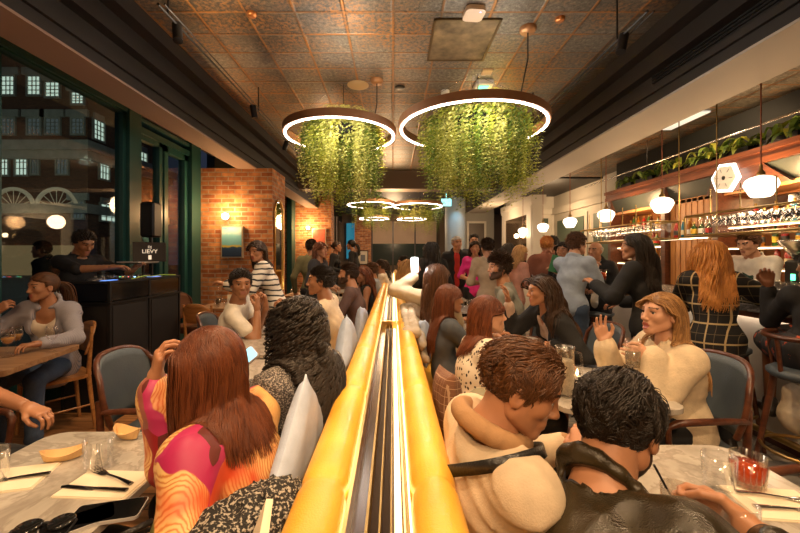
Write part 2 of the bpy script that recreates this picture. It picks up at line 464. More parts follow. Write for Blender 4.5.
# rear right wall with door, side wall with green panel
mb = MB().b2(3.6, 5.5, 12.0, 12.2, 0, 3.32, 0).b2(3.75, 5.3, 11.9, 12.0, 2.75, 2.92, 0).b2(3.75, 5.3, 11.93, 12.0, 0, .2, 0)
for x in (4.0, 5.05): mb.b2(x, x + .09, 11.95, 12.0, 0, 2.75, 0)
struct('wall_back_far', mb, WHITEP)
doorway('door_2', 4.3, 4.85, 12.0, 2.1, M('door_grey', (.42, .37, .30), .5), WHITEP)
struct('window_12', MB().b2(4.25, 4.95, 11.96, 12.0, 2.25, 2.62), GREENP)
mb = MB().b2(5.15, 5.4, -4, 12.0, 0, 3.4, 0).b2(5.05, 5.15, 7.7, 12.0, 2.72, 2.92, 0)
for y0 in (7.8, 9.9): mb.b2(5.12, 5.15, y0, y0 + 1.9, .9, 2.6, 0)
struct('wall_right', mb, CREAM)
for k, y0 in enumerate((7.95, 10.05)):
    struct('trim_%d' % (20 + k), MB().b2(5.10, 5.12, y0, y0 + 1.6, 1.1, 2.5), GREENP)
# dark upper wall above the back bar
struct('trim_22', MB().b2(4.62, 4.7, -4, 7.75, 2.7, 3.32), M('bar_upper_black', (.012, .014, .012), .6))

# window wall (x = -3.4)
XW = -3.4
def window(name, y0, y1, z0, z1, fw=.05, cols=0, rows=()):
    mb = MB()
    mb.b2(XW - .05, XW + .05, y0, y0 + fw, 0, z1, 0).b2(XW - .05, XW + .05, y1 - fw, y1, 0, z1, 0)
    mb.b2(XW - .05, XW + .05, y0, y1, z1 - fw, z1, 0).b2(XW - .05, XW + .05, y0, y1, 0, z0, 0)
    for z in rows: mb.b2(XW - .03, XW + .03, y0, y1, z - .02, z + .02, 0)
    o = mb.build(name, TEAL); o['kind'] = 'structure'
    MB().b2(XW - .006, XW + .006, y0 + fw, y1 - fw, z0, z1 - fw).build('pane', PANE, o)
window('window_1', -1.0, 3.12, .35, 3.25)
window('window_2', 3.16, 4.70, .35, 3.25)
window('window_3', 4.92, 5.45, .25, 3.05, .07)
window('window_4', 5.50, 6.12, .25, 3.05, .09)
mb = MB()
mb.b2(XW - .08, XW + .10, 4.70, 4.92, 0, 3.3).b2(XW - .08, XW + .05, 3.12, 3.16, 0, 3.3).b2(XW - .08, XW + .12, 6.12, 6.40, 0, 3.3)
mb.b2(XW - .06, XW + .08, 4.9, 6.2, 3.05, 3.13).b2(XW - .06, XW + .08, 4.9, 6.2, 3.2, 3.25).b2(XW - .08, XW + .08, -1, 4.7, 3.22, 3.32)
struct('trim_7', mb, TEAL)
struct('wall_left', MB().b2(XW - .1, XW + .05, -4, -1.0, 0, 3.4), DARKB)
struct('wall_front', MB().b2(-3.5, 5.4, -4.1, -4.0, 0, 3.6), M('warm_front_wall', (.30, .17, .09), .7))

# building across the street
BR2 = mat_brick('street_brick', (.20, .075, .04), (.30, .12, .06), (.12, .09, .07), 1.4)
STONE = M('pale_stone', (.42, .40, .34), .7, var=.15, vs=2)
t = empty('town_building', (-34, 28, 0), 0, 'red brick building with white sash windows across the street', 'building')
def loc(mb): 
    mb.v = [(x + 34, y - 28, z) for x, y, z in mb.v]; return mb
loc(MB().b2(-46, -22.8, 28, 38, 0, 24)).build('brick_wall', BR2, t)
loc(MB().b2(-46, -22.2, 27.3, 38.6, 9.2, 9.9).b2(-46, -22.5, 27.6, 38.3, 8.6, 9.2)).build('stone_band', STONE, t)
loc(MB().b2(-46, -22.6, 27.7, 38, 4.6, 5.3)).build('stone_band', STONE, t)
LITW = E('lit_window', (.75, .92, .80), .75)
DIMW = E('dim_window', (.45, .55, .55), .10)
def sash(u0, u1, v0, v1, lit=True, side=False, hood=True):
    if not side:
        p = W(u0, v1, 28); q = W(u1, v0, 28)
        x0, x1, z0, z1 = p.x, q.x, p.z, q.z
        w = MB(); fr = .13
        w.b2(x0 - fr, x0, 27.86, 28, z0 - fr, z1 + fr).b2(x1, x1 + fr, 27.86, 28, z0 - fr, z1 + fr).b2(x0, x1, 27.86, 28, z1, z1 + fr).b2(x0, x1, 27.82, 28, z0 - fr, z0)
        if hood: w.b2(x0 - .4, x1 + .4, 27.8, 28, z1 + fr, z1 + .65)
        for i in (1, 2): w.b2(x0 + (x1 - x0) * i / 3 - .025, x0 + (x1 - x0) * i / 3 + .025, 27.9, 27.95, z0, z1)
        for i in (1, 2, 3): w.b2(x0, x1, 27.9, 27.95, z0 + (z1 - z0) * i / 4 - .025, z0 + (z1 - z0) * i / 4 + .025)
        pn = MB().b2(x0, x1, 27.95, 27.99, z0, z1)
    else:
        y0 = (-22.8) * F / (u0 - CX); y1 = (-22.8) * F / (u1 - CX)
        z1 = CZ + (CY - v0) / F * y0; z0 = CZ + (CY - v1) / F * y0
        w = MB(); fr = .13
        w.b2(-22.8, -22.66, y0 - fr, y0, z0 - fr, z1 + fr).b2(-22.8, -22.66, y1, y1 + fr, z0 - fr, z1 + fr).b2(-22.8, -22.66, y0, y1, z1, z1 + fr + .4).b2(-22.8, -22.62, y0, y1, z0 - fr, z0)
        for i in (1, 2): w.b2(-22.76, -22.7, y0 + (y1 - y0) * i / 3 - .03, y0 + (y1 - y0) * i / 3 + .03, z0, z1)
        for i in (1, 2, 3): w.b2(-22.76, -22.7, y0, y1, z0 + (z1 - z0) * i / 4 - .025, z0 + (z1 - z0) * i / 4 + .025)
        pn = MB().b2(-22.79, -22.77, y0, y1, z0, z1)
    f = loc(w).build('window', STONE, t)
    loc(pn).build('pane', LITW if lit else DIMW, f)
for a in ((3, 15, 77, 95), (29, 41, 77, 95), (47, 60, 83, 97), (73, 84, 93, 104, True)): sash(*a)
for a in ((3, 15, 119, 134, False), (29, 41, 119, 134, False), (47, 60, 119, 134, False), (73, 84, 119, 134, False)): sash(*a)
for a in ((-1, 9, 150, 175), (17, 28, 150, 175), (33, 39, 152, 174, False), (58, 68, 152, 174, False)): sash(*a, hood=False)
sash(93, 103, 119, 138, True, True); sash(99, 108, 152, 178, True, True); sash(122, 132, 122, 140, True, True); sash(136, 146, 150, 170, True, True); sash(118, 128, 152, 170, True, True)
sash(100, 116, 204, 220, True, True); sash(84 - 10, 86 - 2, 202, 218, False)
# arched shopfront bays
for k, u in enumerate((14, 57)):
    p = W(u, 205, 27.9)
    mb = MB()
    pts = [(p.x + 1.5 * math.cos(a), 27.85, p.z - .2 + 1.4 * math.sin(a)) for a in [math.pi * i / 16 for i in range(17)]]
    mb.tube(pts, .14, 6)
    for i in range(2, 15, 2): mb.tube([(p.x, 27.88, p.z - .2), pts[i]], .03, 4)
    mb.b2(p.x - 1.5, p.x + 1.5, 27.8, 27.9, p.z - .35, p.z - .2)
    loc(mb).build('arched_fanlight', M('fanlight_stone', (.5, .46, .36), .6, emit=.12, ecol=(1, .8, .5)), t)
loc(MB().b2(-40, -23, 27.6, 27.8, 0, 2.2)).build('shopfront', M('shopfront_glow', (.3, .22, .12), .5, emit=.10, ecol=(1, .65, .3)), t)
# street lamps outside light the facade
for x, y in ((-30, 20), (-18, 22), (-24, 14)):
    point('street_light', (x, y, 7), 170, (.85, .95, .75), .3)

# ---------------------------------------------------------------- ceiling fittings
def ring(x, y, z, r, label, strength_light=0):
    t = empty('ring_pendant', (x, y, z), 0, label, 'pendant light', 'glowing ring pendants')
    n = 64; mb = MB(); led = MB()
    prof = [(r, 0), (r, .085), (r - .05, .085), (r - .05, .0)]
    mb.lathe([(r, .0), (r + .002, .004), (r + .002, .083), (r, .087), (r - .055, .087), (r - .055, .0)], n, smooth=False)
    mb.lathe([(r - .055, 0), (r, 0)], n)
    mb.build('ring_frame', M('ring_bronze', (.30, .15, .07), .45, .2), t)
    led.lathe([(r - .038, .0), (r - .038, -.010), (r - .017, -.010), (r - .017, .0), (r - .038, 0)], n, smooth=False).build('light_strip', LED, t)
    return t
rings = [(.90, 4.28, 2.87, .835, 'large glowing ring pendant over the right bench, nearest the camera', (1.23, 3.42)),
         (-.64, 4.55, 2.87, .675, 'glowing ring pendant over the left bench, touching the large one', (-.19, 4.43)),
         (-.62, 10.6, 2.86, .68, 'far ring pendant in front of the curtain, second in the left row', (-.3, 10.4)),
         (.72, 10.9, 2.86, .72, 'far ring pendant beside the blue lit column, second in the right row', (.9, 10.6)),
         (-.75, 14.9, 2.9, .60, 'smallest ring pendant at the far left end of the room', None),
         (.75, 15.1, 2.9, .60, 'smallest ring pendant at the far right end of the room', None)]
for x, y, z, r, lb, cn in rings:
    t = ring(x, y, z, r, lb)
    zc = 3.5 if y < 9 else 3.32
    if cn:
        mb = MB().lathe([(0, zc - z - .045), (.06, zc - z - .045), (.075, zc - z - .02), (.075, zc - z)], 24, (cn[0] - x, cn[1] - y, 0))
        mb.build('ceiling_rose', M('rose_copper', (.50, .26, .12), .4, .6), t)
        c = MB().tube([(cn[0] - x, cn[1] - y, zc - z - .04), (cn[0] - x, cn[1] - y, .35), ((cn[0] - x) * .9, (cn[1] - y) * .9, .08)], .006, 6)
        c.build('cable', BLACKM, t)
    for a in (80, 200, 320):
        MB().tube([((r - .03) * math.cos(math.radians(a)), (r - .03) * math.sin(math.radians(a)), .08), (0, 0, zc - z)], .0025, 5).build('hanging_wire', STEEL, t)

# hanging plants
LEAF = []
for nm, c1, c2 in (('fern_green', (.20, .27, .02), (.66, .66, .10)), ('fern_dark', (.07, .15, .022), (.30, .42, .07)), ('fern_pale', (.42, .45, .10), (.85, .82, .28))):
    m, nt, b = new_mat(nm)
    a = nd(nt, 'ShaderNodeAttribute', attribute_name='tint')
    nt.links.new(ramp(nt, a.outputs['Fac'], [(0, c1), (1, c2)]).outputs[0], b.inputs['Base Color'])
    setin(b, Roughness=.5)
    LEAF.append(m)
def fronds(rng, n, rx, ry, L0, L1, zt, steps=34, leaf=.040, kinds=(0, 1, 2), arch=.12):
    V = []; Q = []; A = []; MI = []
    clumps = [(rng.uniform(0, 2 * math.pi), math.sqrt(rng.uniform(.04, 1)), rng.random(), rng.random(), rng.choice(kinds)) for _ in range(max(14, n // 14))]
    for s in range(n):
        ca_, cr_, cl_, ct_, ck_ = rng.choice(clumps)
        a = ca_ + rng.gauss(0, .16) / max(.3, cr_); rr = min(1.05, max(0, cr_ + rng.gauss(0, .08)))
        x, y = rx * rr * math.cos(a), ry * rr * math.sin(a)
        L = (L0 + (L1 - L0) * (.75 * cl_ + .25 * rng.random())) * (1.04 - .28 * rr)
        ox, oy = math.cos(a), math.sin(a)
        z = zt + .10 * (1 - rr * rr) + rng.uniform(-.03, .05)
        out = rng.uniform(.02, arch); ph = rng.uniform(0, 6.28); tint = min(1, max(0, ct_ + rng.gauss(0, .15))); km = ck_ if rng.random() < .8 else rng.choice(kinds)
        wob = rng.uniform(.01, .03)
        st = max(8, int(steps * L / L1))
        prev = None
        for i in range(st):
            f = i / (st - 1)
            q = (x + ox * out * math.sin(min(1, f * 3) * 1.57) + wob * math.sin(ph + f * 9), y + oy * out * math.sin(min(1, f * 3) * 1.57) + wob * math.cos(ph + f * 8), z + .05 * math.sin(min(1, f * 4) * 3.14) - L * f)
            ll = leaf * (1 - .40 * f) * rng.uniform(.7, 1.25)
            th = ph + rng.uniform(-.6, .6) + (i % 2) * 1.2
            for sgn in (-1, 1):
                dx, dy = math.cos(th) * sgn, math.sin(th) * sgn
                w = ll * .55; nb = len(V)
                px, py = -dy, dx
                V += [q, (q[0] + dx * ll * .5 + px * w * .5, q[1] + dy * ll * .5 + py * w * .5, q[2] - ll * .15), (q[0] + dx * ll, q[1] + dy * ll, q[2] - ll * .5), (q[0] + dx * ll * .5 - px * w * .5, q[1] + dy * ll * .5 - py * w * .5, q[2] - ll * .4)]
                Q.append((nb, nb + 1, nb + 2, nb + 3)); MI.append(km); tt = min(1, max(0, tint * .6 + rng.uniform(0, .4))); A += [tt] * 4
    return V, Q, A, MI
def hang_plant(x, y, z, rx, ry, L0, L1, n, seed, label, leaf=.042, steps=34):
    rng = random.Random(seed)
    t = empty('hanging_plant', (x, y, z), 0, label, 'hanging plant', 'trailing plants hung in the rings')
    MB().lathe([(0, -.1), (rx * .5, -.09), (rx * .6, -.02), (rx * .55, .02), (0, .03)], 20).build('planter', M('planter_black', (.02, .02, .018), .7), t)
    MB().tube([(0, 0, .02), (0, 0, (3.5 if y < 9 else 3.32) - z)], .004, 6).build('wire', BLACKM, t)
    V, Q, A, MI = fronds(rng, n, rx, ry, L0, L1, 0, steps, leaf)
    # a few arching broad ferns on top
    for s in range(44):
        a = rng.uniform(0, 6.28); L = rng.uniform(.25, .50) * rx / .55; tint = rng.random()
        for i in range(16):
            f = i / 15; r = rx * .35 + L * f * 1.1; zz = .10 + .16 * math.sin(f * 2.4) - .28 * f * f
            q = (r * math.cos(a), r * math.sin(a), zz); w = .075 * math.sin(.25 + f * 2.6) * (rx / .55)
            for sg in (-1, 1):
                px, py = -math.sin(a) * sg, math.cos(a) * sg; nb = len(V)
                V += [q, (q[0] + px * w * .5 + math.cos(a) * .012, q[1] + py * w * .5 + math.sin(a) * .012, q[2] + .004), (q[0] + px * w + math.cos(a) * .03, q[1] + py * w + math.sin(a) * .03, q[2] - .015), (q[0] + px * w * .5 + math.cos(a) * .03, q[1] + py * w * .5 + math.sin(a) * .03, q[2])]
                Q.append((nb, nb + 1, nb + 2, nb + 3)); MI.append(2 if s % 2 else 0); A += [tint] * 4
    mesh_np('foliage', V, Q, LEAF, t, True, MI, A)
hang_plant(.97, 4.28, 2.95, .54, .46, .42, 1.22, 1000, 3, 'widest bunch of trailing green plants, hung inside the large ring')
hang_plant(-.60, 4.55, 2.94, .42, .38, .50, 1.24, 760, 5, 'bunch of trailing yellow green plants hung inside the left ring')
hang_plant(-.55, 10.6, 2.85, .5, .42, .35, 1.0, 260, 7, 'distant trailing plants in the ring before the curtain', .045, 20)
hang_plant(.80, 10.9, 2.85, .62, .5, .35, 1.05, 300, 9, 'distant trailing plants in the ring before the blue lit column', .045, 20)

# small ceiling things
def disc(name, u, v, r, h, mat, label, cat, z=3.5):
    Y = (z - CZ) * F / (CY - v); x = (u - CX) / F * Y
    mb = MB().lathe([(0, -h), (r * .8, -h), (r, -h * .5), (r, 0)], 28)
    o = mb.build(name, mat, None, (x, Y, z)); return tag(o, label, cat)
disc('ceiling_speaker', 358, 85, .13, .012, M('speaker_grille', (.62, .42, .20), .6), 'round tan speaker grille set in the tin ceiling', 'speaker')
disc('air_vent', 400, 87, .06, .012, BLACKM, 'small round black vent in the tin ceiling', 'vent')
disc('smoke_detector', 445, 91, .055, .045, WHITEP, 'white smoke detector by the exit sign', 'smoke detector')
disc('downlight', 252, 13, .04, .03, M('copper_trim', (.65, .25, .08), .3, .8), 'copper rimmed downlight on the left of the tin ceiling', 'downlight')
disc('downlight', 560, 18, .04, .03, M('copper_trim', (.65, .25, .08), .3, .8), 'copper rimmed downlight on the right of the tin ceiling', 'downlight')
Y = 2.08 * F / (256 - 11)
t = empty('wireless_access_point', ((474 - CX) / F * Y, Y, 3.5), .1, 'white square wireless access point on the ceiling', 'access point')
MB().prism(rrect(.17, .17, .04), -.04, 0, smooth=True).build('housing', M('warm_white_plastic', (.75, .58, .42), .4), t)
MB().box((.04, -.05, -.041), (.012, .012, .003)).build('status_light', E('blue_dot', (.4, .5, 1), 2), t)
Y = 2.08 * F / (256 - 84)
t = empty('exit_sign', ((483 - CX) / F * Y, Y, 3.5), 0, 'lit green exit sign on the ceiling above the large ring', 'exit sign')
MB().b2(-.10, .10, -.12, .12, -.05, 0).build('housing', WHITEP, t)
MB().b2(-.06, .06, -.07, .07, -.055, -.05).build('face', E('exit_green', (.15, 1, .45), 1.6), t)
Y = 2.08 * F / (256 - 71)
tag(MB().b2(-.055, .055, -.055, .055, -.02, 0).build('sensor', M('sensor_tan', (.6, .4, .2), .5), None, ((487 - CX) / F * Y, Y, 3.5)), 'small square tan sensor on the ceiling near the exit sign', 'sensor')
mb = MB()
x0, x1, y0, y1 = .36, .96, 3.28, 3.98
for a in ((x0, x1, y0, y0 + .02), (x0, x1, y1 - .02, y1), (x0, x0 + .02, y0, y1), (x1 - .02, x1, y0, y1)): mb.b2(*a, 3.485, 3.5)
t = empty('ceiling_hatch', (0, 0, 0), 0, 'square access hatch framed in the tin ceiling', 'hatch')
mb.build('hatch_frame', M('bronze_trim', (.14, .09, .04), .4, .6), t)
MB().b2(x0 + .02, x1 - .02, y0 + .02, y1 - .02, 3.492, 3.499).build('hatch_panel', M('hatch_tin', (.20, .14, .075), .5, .4, var=.5, vs=9), t)
# far exit sign at the column
t = empty('exit_sign', (1.62, 11.4, 3.32), 0, 'small white and cyan lit exit sign hanging before the column', 'exit sign')
MB().b2(-.15, .15, -.02, .02, -.38, -.16).b2(-.01, .01, -.01, .01, -.16, 0).build('housing', E('cyan_glow', (.35, .95, 1), 1.6), t)
spot('column_wash', (2.02, 11.2, 3.2), (2.02, 12.0, 2.0), 30, 60, (.3, .75, 1))

# track lights
def track(p, q, heads, wires, label, aims):
    t = empty('track_light', tuple(p), 0, label, 'track light')
    P, Q = Vector(p), Vector(q)
    r = MB().tube([(0, 0, 0), tuple(Q - P)], .012, 4); r.tube([(.045, 0, 0), tuple(Q - P + Vector((.045, 0, 0)))], .008, 4)
    r.build('rail', BLACKM, t)
    for f in wires:
        c = P.lerp(Q, f) - P
        MB().tube([tuple(c), (c.x, c.y, 3.5 - P.z)], .007, 6).build('suspension_rod', BLACKM, t)
    for f, aim in zip(heads, aims):
        c = P.lerp(Q, f)
        d = (Vector(aim) - c).normalized(); a = c + Vector((0, 0, -.05))
        MB().tube([tuple(a - P), tuple(c - P)], .01, 6).tube([tuple(a - d * .06 - P), tuple(a + d * .09 - P)], .036, 14).build('lamp_head', BLACKM, t)
    return t
LT = (-1.66, 2.65, 3.2); LT2 = (-1.66, 6.6, 3.2)
track(LT, LT2, (.06, .46, .8), (.03, .5, .95), 'black track light rail with spot heads on the left of the ceiling', ((-1.2, 2.3, 1), (-1.3, 4.5, 1), (-2.4, 6.4, 1.5)))
track((1.78, 2.62, 3.13), (1.78, 6.2, 3.13), (.08, .62), (.10, .6, .95), 'black track light rail with spot heads on the right of the ceiling', ((1.2, 2.6, 1), (1.5, 5, 1)))
# vent grille in the right beam
mb = MB()
for i in range(5): mb.b2(2.22, 2.24, 2.1, 3.7, 3.22 + i * .028, 3.23 + i * .028)
t = mb.build('vent_grille', BLACKM); tag(t, 'long slotted vent grille in the dark side of the right beam', 'vent')
t.location = (.33, 0, -.16)
# ---------------------------------------------------------------- banquette (double backed bench)
BX0, BX1 = -.22, .151
B0, B1 = .25, 13.4
def channel_back(x0, x1, side, parent):
    """padded leather roll with soft cross seams; side -1 left, +1 right"""
    prof = []
    w = x1 - x0; cx = (x0 + x1) / 2
    n = 14
    for i in range(n + 1):
        a = math.pi * i / n
        prof.append((cx + math.cos(a) * w / 2, .865 + math.sin(a) * .055))
    prof = [(x1, .45)] + prof + [(x0, .45)]
    ys = []; y = B0
    seg = .62
    while y < B1 - .001:
        for f in (0, .02, .05, .12, .3, .5, .7, .88, .95, .98): ys.append(y + seg * f)
        y += seg
    V = []
    for y in ys:
        f = ((y - B0) / seg) % 1.0
        d = min(f, 1 - f)
        puff = -.010 * math.exp(-(d / .035) ** 2)
        for k, (x, z) in enumerate(prof):
            nx, nz = (x - cx) / (w / 2), max(0, (z - .865) / .055)
            ripple = .0025 * math.sin(x * 60 + y * 9) * math.exp(-(d / .12) ** 2)
            V.append((x + nx * puff * .6, y, z + (nz * puff + ripple) * (1 if 0 < k < len(prof) - 1 else 0)))
    m = len(prof); Q = []
    for i in range(len(ys) - 1):
        for k in range(m - 1): Q.append((i * m + k, (i + 1) * m + k, (i + 1) * m + k + 1, i * m + k + 1))
    o = mesh_np('backrest', V, Q, MUST, parent)
    return o
bench = empty('banquette', (0, B0, 0), 0, 'long double sided mustard leather banquette running down the middle of the room', 'bench')
def rel(o): o.location = (0, -B0, 0); return o
rel(channel_back(BX0, -.105, -1, bench)); rel(channel_back(.040, BX1, 1, bench))
rel(MB().b2(-.105, .040, B0, B1, .05, .80).build('core', M('bench_core', (.05, .03, .015), .5), bench))
rel(MB().b2(-.098, -.090, B0, B1, .8, .90).b2(.025, .033, B0, B1, .8, .90).build('brass_edge', BRASS, bench))
rel(MB().b2(-.058, -.052, B0, B1, .80, .865).b2(-.030, -.026, B0, B1, .80, .862).b2(-.006, -.002, B0, B1, .80, .862).build('brass_fin', DBRASS, bench))
rel(MB().b2(-.09, -.058, B0, B1, .80, .845).b2(-.002, .0, B0, B1, .80, .84).build('inlay', mat_wood('walnut_inlay', (.025, .010, .005), (.07, .03, .012), .2, (60, 2, 60), .6), bench))
rel(MB().b2(.004, .020, B0, B1, .80, .812).build('light_strip', E('bench_led', (1, .66, .28), 5), bench))
rel(MB().b2(-.104, -.099, B0, B1, .86, .868).b2(.0345, .039, B0, B1, .86, .868).build('light_strip', E('bench_led', (1, .66, .28), 5), bench))
for s, x0, x1 in ((-1, -.80, BX0), (1, BX1, .73)):
    y = B0
    while y < B1 - .1:
        y2 = min(y + 1.86, B1)
        rel(MB().b2(x0, x1, y + .004, y2 - .004, .33, .46, 0, .03).build('seat_cushion', MUST, bench))
        y = y2
    rel(MB().b2(min(x0 + .05, x1), max(x0 + .05, x1) - (.05 if s > 0 else 0), B0, B1, 0, .33).build('plinth', DWOOD, bench))
# brass clip across the gap at the far part
mb = MB().b2(-.11, .045, 3.0, 3.02, .84, .90)
rel(mb.build('divider', BRASS, bench)); rel(MB().b2(-.11, .045, 5.6, 5.62, .84, .90).build('divider', BRASS, bench))

# ---------------------------------------------------------------- bar counter
bar = empty('bar_counter', (2.75, 0, 0), 0, 'long bar counter with pale backlit front and brass foot rail', 'bar')
def rb(o): o.location = (-2.75, 0, 0); return o
rb(MB().b2(2.68, 3.42, -1.5, 7.6, 1.00, 1.06, 0, .01).build('countertop', mat_marble('bar_top', (.30, .27, .24), (.1, .09, .08)), bar))
rb(MB().b2(2.72, 2.76, -1.5, 7.6, .955, 1.0).build('wood_trim', RWOOD, bar))
rb(MB().b2(2.80, 3.35, -1.5, 7.6, .10, 1.0).build('front_panel', M('bar_front', (.62, .58, .52), .45), bar))
rb(MB().b2(2.86, 3.35, -1.5, 7.6, 0, .10).build('plinth', DWOOD, bar))
rb(MB().b2(2.765, 2.775, -1.5, 7.6, .985, .998).build('light_strip', E('bar_led', (1, .80, .58), 22), bar))
mb = MB().tube([(2.58, -1.5, .20), (2.58, 7.5, .20)], .022, 10)
for y in np.arange(.2, 7.5, .9): mb.tube([(2.58, y, .20), (2.58, y, .0)], .016, 8).tube([(2.58, y, .20), (2.80, y, .24)], .012, 8)
rb(mb.build('foot_rail', DBRASS, bar))

# back bar
bb = empty('back_bar', (4.8, 4.5, 0), 0, 'wooden back bar with shelves, slatted panels and dark sloping fascia', 'bar shelving')
def rk(o): o.location = (-4.8, -4.5, 0); return o
rk(MB().b2(5.0, 5.1, 1.5, 7.7, 0, 2.75).build('back_panel', M('backbar_wood', (.42, .17, .06), .35), bb))
rk(MB().b2(4.45, 5.0, 1.5, 7.7, 0, .92).b2(4.40, 5.0, 1.5, 7.7, .92, .96).build('base_cabinet', DWOOD, bb))
mb = MB()
for i, y in enumerate(np.arange(5.22, 6.08, .11)): mb.b2(4.5, 4.56, y, y + .09, .96, 2.30)
rk(mb.build('slat_panel', SLAT, bb))
for y in (1.5, 3.42, 5.10, 6.10, 7.62): rk(MB().b2(4.42, 5.0, y, y + .09, .96, 2.72).build('post', DWOOD, bb))
rk(MB().b2(4.36, 5.05, 1.5, 7.75, 2.66, 2.72).b2(4.40, 5.05, 1.5, 7.75, 2.60, 2.66).b2(4.38, 4.42, 1.5, 7.75, 2.53, 2.60).build('cornice', RWOOD, bb))
for y0, y1 in ((1.6, 3.42), (3.51, 4.55), (5.19, 6.10), (6.19, 7.62)):
    vs = [(4.44, y0, 2.53), (4.44, y1, 2.53), (4.54, y1, 2.29), (4.54, y0, 2.29), (4.56, y0, 2.53), (4.56, y1, 2.53), (4.60, y1, 2.29), (4.60, y0, 2.29)]
    rk(MB().add(vs, [[0, 1, 2, 3], [7, 6, 5, 4], [3, 2, 6, 7], [0, 4, 5, 1], [0, 3, 7, 4], [1, 5, 6, 2]]).build('fascia', M('fascia_green', (.055, .065, .055), .35), bb))
rk(MB().b2(4.50, 5.0, 1.5, 7.7, 2.24, 2.29).build('lower_rail', SLAT, bb))
vs = [(4.40, 4.55, 2.60), (4.40, 5.10, 2.60), (4.46, 5.35, 2.27), (4.46, 4.20, 2.27), (4.6, 4.55, 2.60), (4.6, 5.10, 2.60), (4.6, 5.35, 2.27), (4.6, 4.20, 2.27)]
rk(MB().add(vs, [[0, 1, 2, 3], [7, 6, 5, 4], [3, 2, 6, 7], [0, 4, 5, 1], [0, 3, 7, 4], [1, 5, 6, 2]]).build('crest_board', DWOOD, bb))
SHELVES = []
for y0, y1, zs in ((6.19, 7.62, (1.28, 1.58, 1.88)), (5.19, 6.10, (1.68,)), (3.51, 5.10, (1.25, 1.52, 1.80)), (1.6, 3.42, (1.25, 1.52, 1.80))):
    for z in zs:
        xx0 = 4.56 if len(zs) > 1 else 4.34
        rk(MB().b2(xx0, xx0 + .30, y0, y1, z, z + .02).build('shelf', M('lit_shelf', (.55, .45, .30), .3), bb))
        rk(MB().b2(xx0 + .005, xx0 + .02, y0, y1, z - .012, z).build('light_strip', E('shelf_led', (1, .74, .42), 7), bb))
        SHELVES.append((xx0 + .15, y0, y1, z + .02))
rk(MB().b2(4.9, 5.0, 3.51, 5.10, 2.05, 2.2).build('mirror_strip', M('mirror_dark', (.3, .28, .25), .05, 1), bb))
# hexagonal sign
hx = empty('hexagon_sign', (4.38, 4.92, 2.34), 0, 'glowing hexagonal sign with dark centre on the back bar crest', 'sign')
hp = [(math.cos(math.radians(60 * i + 8)) * .21, math.sin(math.radians(60 * i + 8)) * .21) for i in range(6)]
hp2 = [(a * .82, b * .82) for a, b in hp]
def yz(poly, x, t):  # extrude along x
    n = len(poly); return ([(x, a, b) for a, b in poly] + [(x - t, a, b) for a, b in poly], [list(range(n)), list(range(2 * n - 1, n - 1, -1))] + [[(i + 1) % n, i, n + i, n + (i + 1) % n] for i in range(n)])
hx.location.z = CZ + (CY - 178) / F * 4.92
MB().add(*yz(hp, -.0, .03)).build('glowing_rim', E('hex_glow', (1, .88, .72), 3.5), hx)
MB().add(*yz(hp2, -.03, .012)).build('face', M('hex_face', (.5, .45, .36), .5, emit=.22, ecol=(1, .85, .65)), hx)
mb = MB().add(*yz([(math.cos(a) * .022, math.sin(a) * .028) for a in [i * math.pi / 5 for i in range(10)]], -.042, .008))
for i in range(6):
    a = math.radians(60 * i + 8); mb.tube([(-.046, math.cos(a) * .08, math.sin(a) * .08), (-.046, math.cos(a) * .13, math.sin(a) * .13)], .003, 4)
mb.build('emblem', BLACKM, hx)

# plants on the cornice
rng = random.Random(12)
for k in range(9):
    y = 2.6 + k * .58
    t = empty('shelf_plant', (4.52, y, 2.72), 0, 'leafy green plant on the back bar cornice', 'potted plant', 'green plants along the back bar cornice')
    MB().b2(-.07, .07, -.22, .22, 0, .09).build('trough', BLACKM, t)
    V = []; Q = []; A = []; MI = []
    for s in range(26):
        a = rng.uniform(0, 6.28); L = rng.uniform(.15, .38); up = rng.uniform(.1, .4); yy = rng.uniform(-.22, .22); tint = rng.random(); kk = rng.choice((0, 1, 1, 1)); ww = rng.uniform(.02, .05)
        pr = None; seg = 5
        for i in range(seg + 1):
            f = i / seg
            c = (math.cos(a) * L * f * .7, yy + math.sin(a) * L * f, .08 + up * math.sin(f * 2.2) * .6 - .15 * f * f)
            w = ww * math.sin(.2 + f * 2.8)
            l = (c[0] - math.sin(a) * w, c[1] + math.cos(a) * w, c[2]); r_ = (c[0] + math.sin(a) * w, c[1] - math.cos(a) * w, c[2])
            V += [l, r_]; A += [tint, tint]
            if i: n = len(V); Q.append((n - 4, n - 3, n - 1, n - 2)); MI.append(kk)
    mesh_np('foliage', V, Q, LEAF, t, True, MI, A)
spot('plant_light', (3.6, 5.2, 3.25), (4.6, 5.2, 2.8), 30, 110, WARM)
tag(MB().tube([(4.2, 1.6, 2.92), (4.2, 8.2, 2.92)], .014, 8).tube([(4.2, 2.4, 2.92), (4.2, 2.4, 3.32)], .008, 6).tube([(4.2, 6.2, 2.92), (4.2, 6.2, 3.32)], .008, 6).build('curtain_rail', STEEL), 'thin steel rail hanging above the bar plants', 'rail')
tag(MB().b2(3.95, 4.15, 4.9, 5.6, 3.30, 3.32).build('air_diffuser', M('diffuser', (.6, .6, .55), .5, emit=.4, ecol=(.9, 1, .9))), 'white slot diffuser in the ceiling over the bar', 'vent')

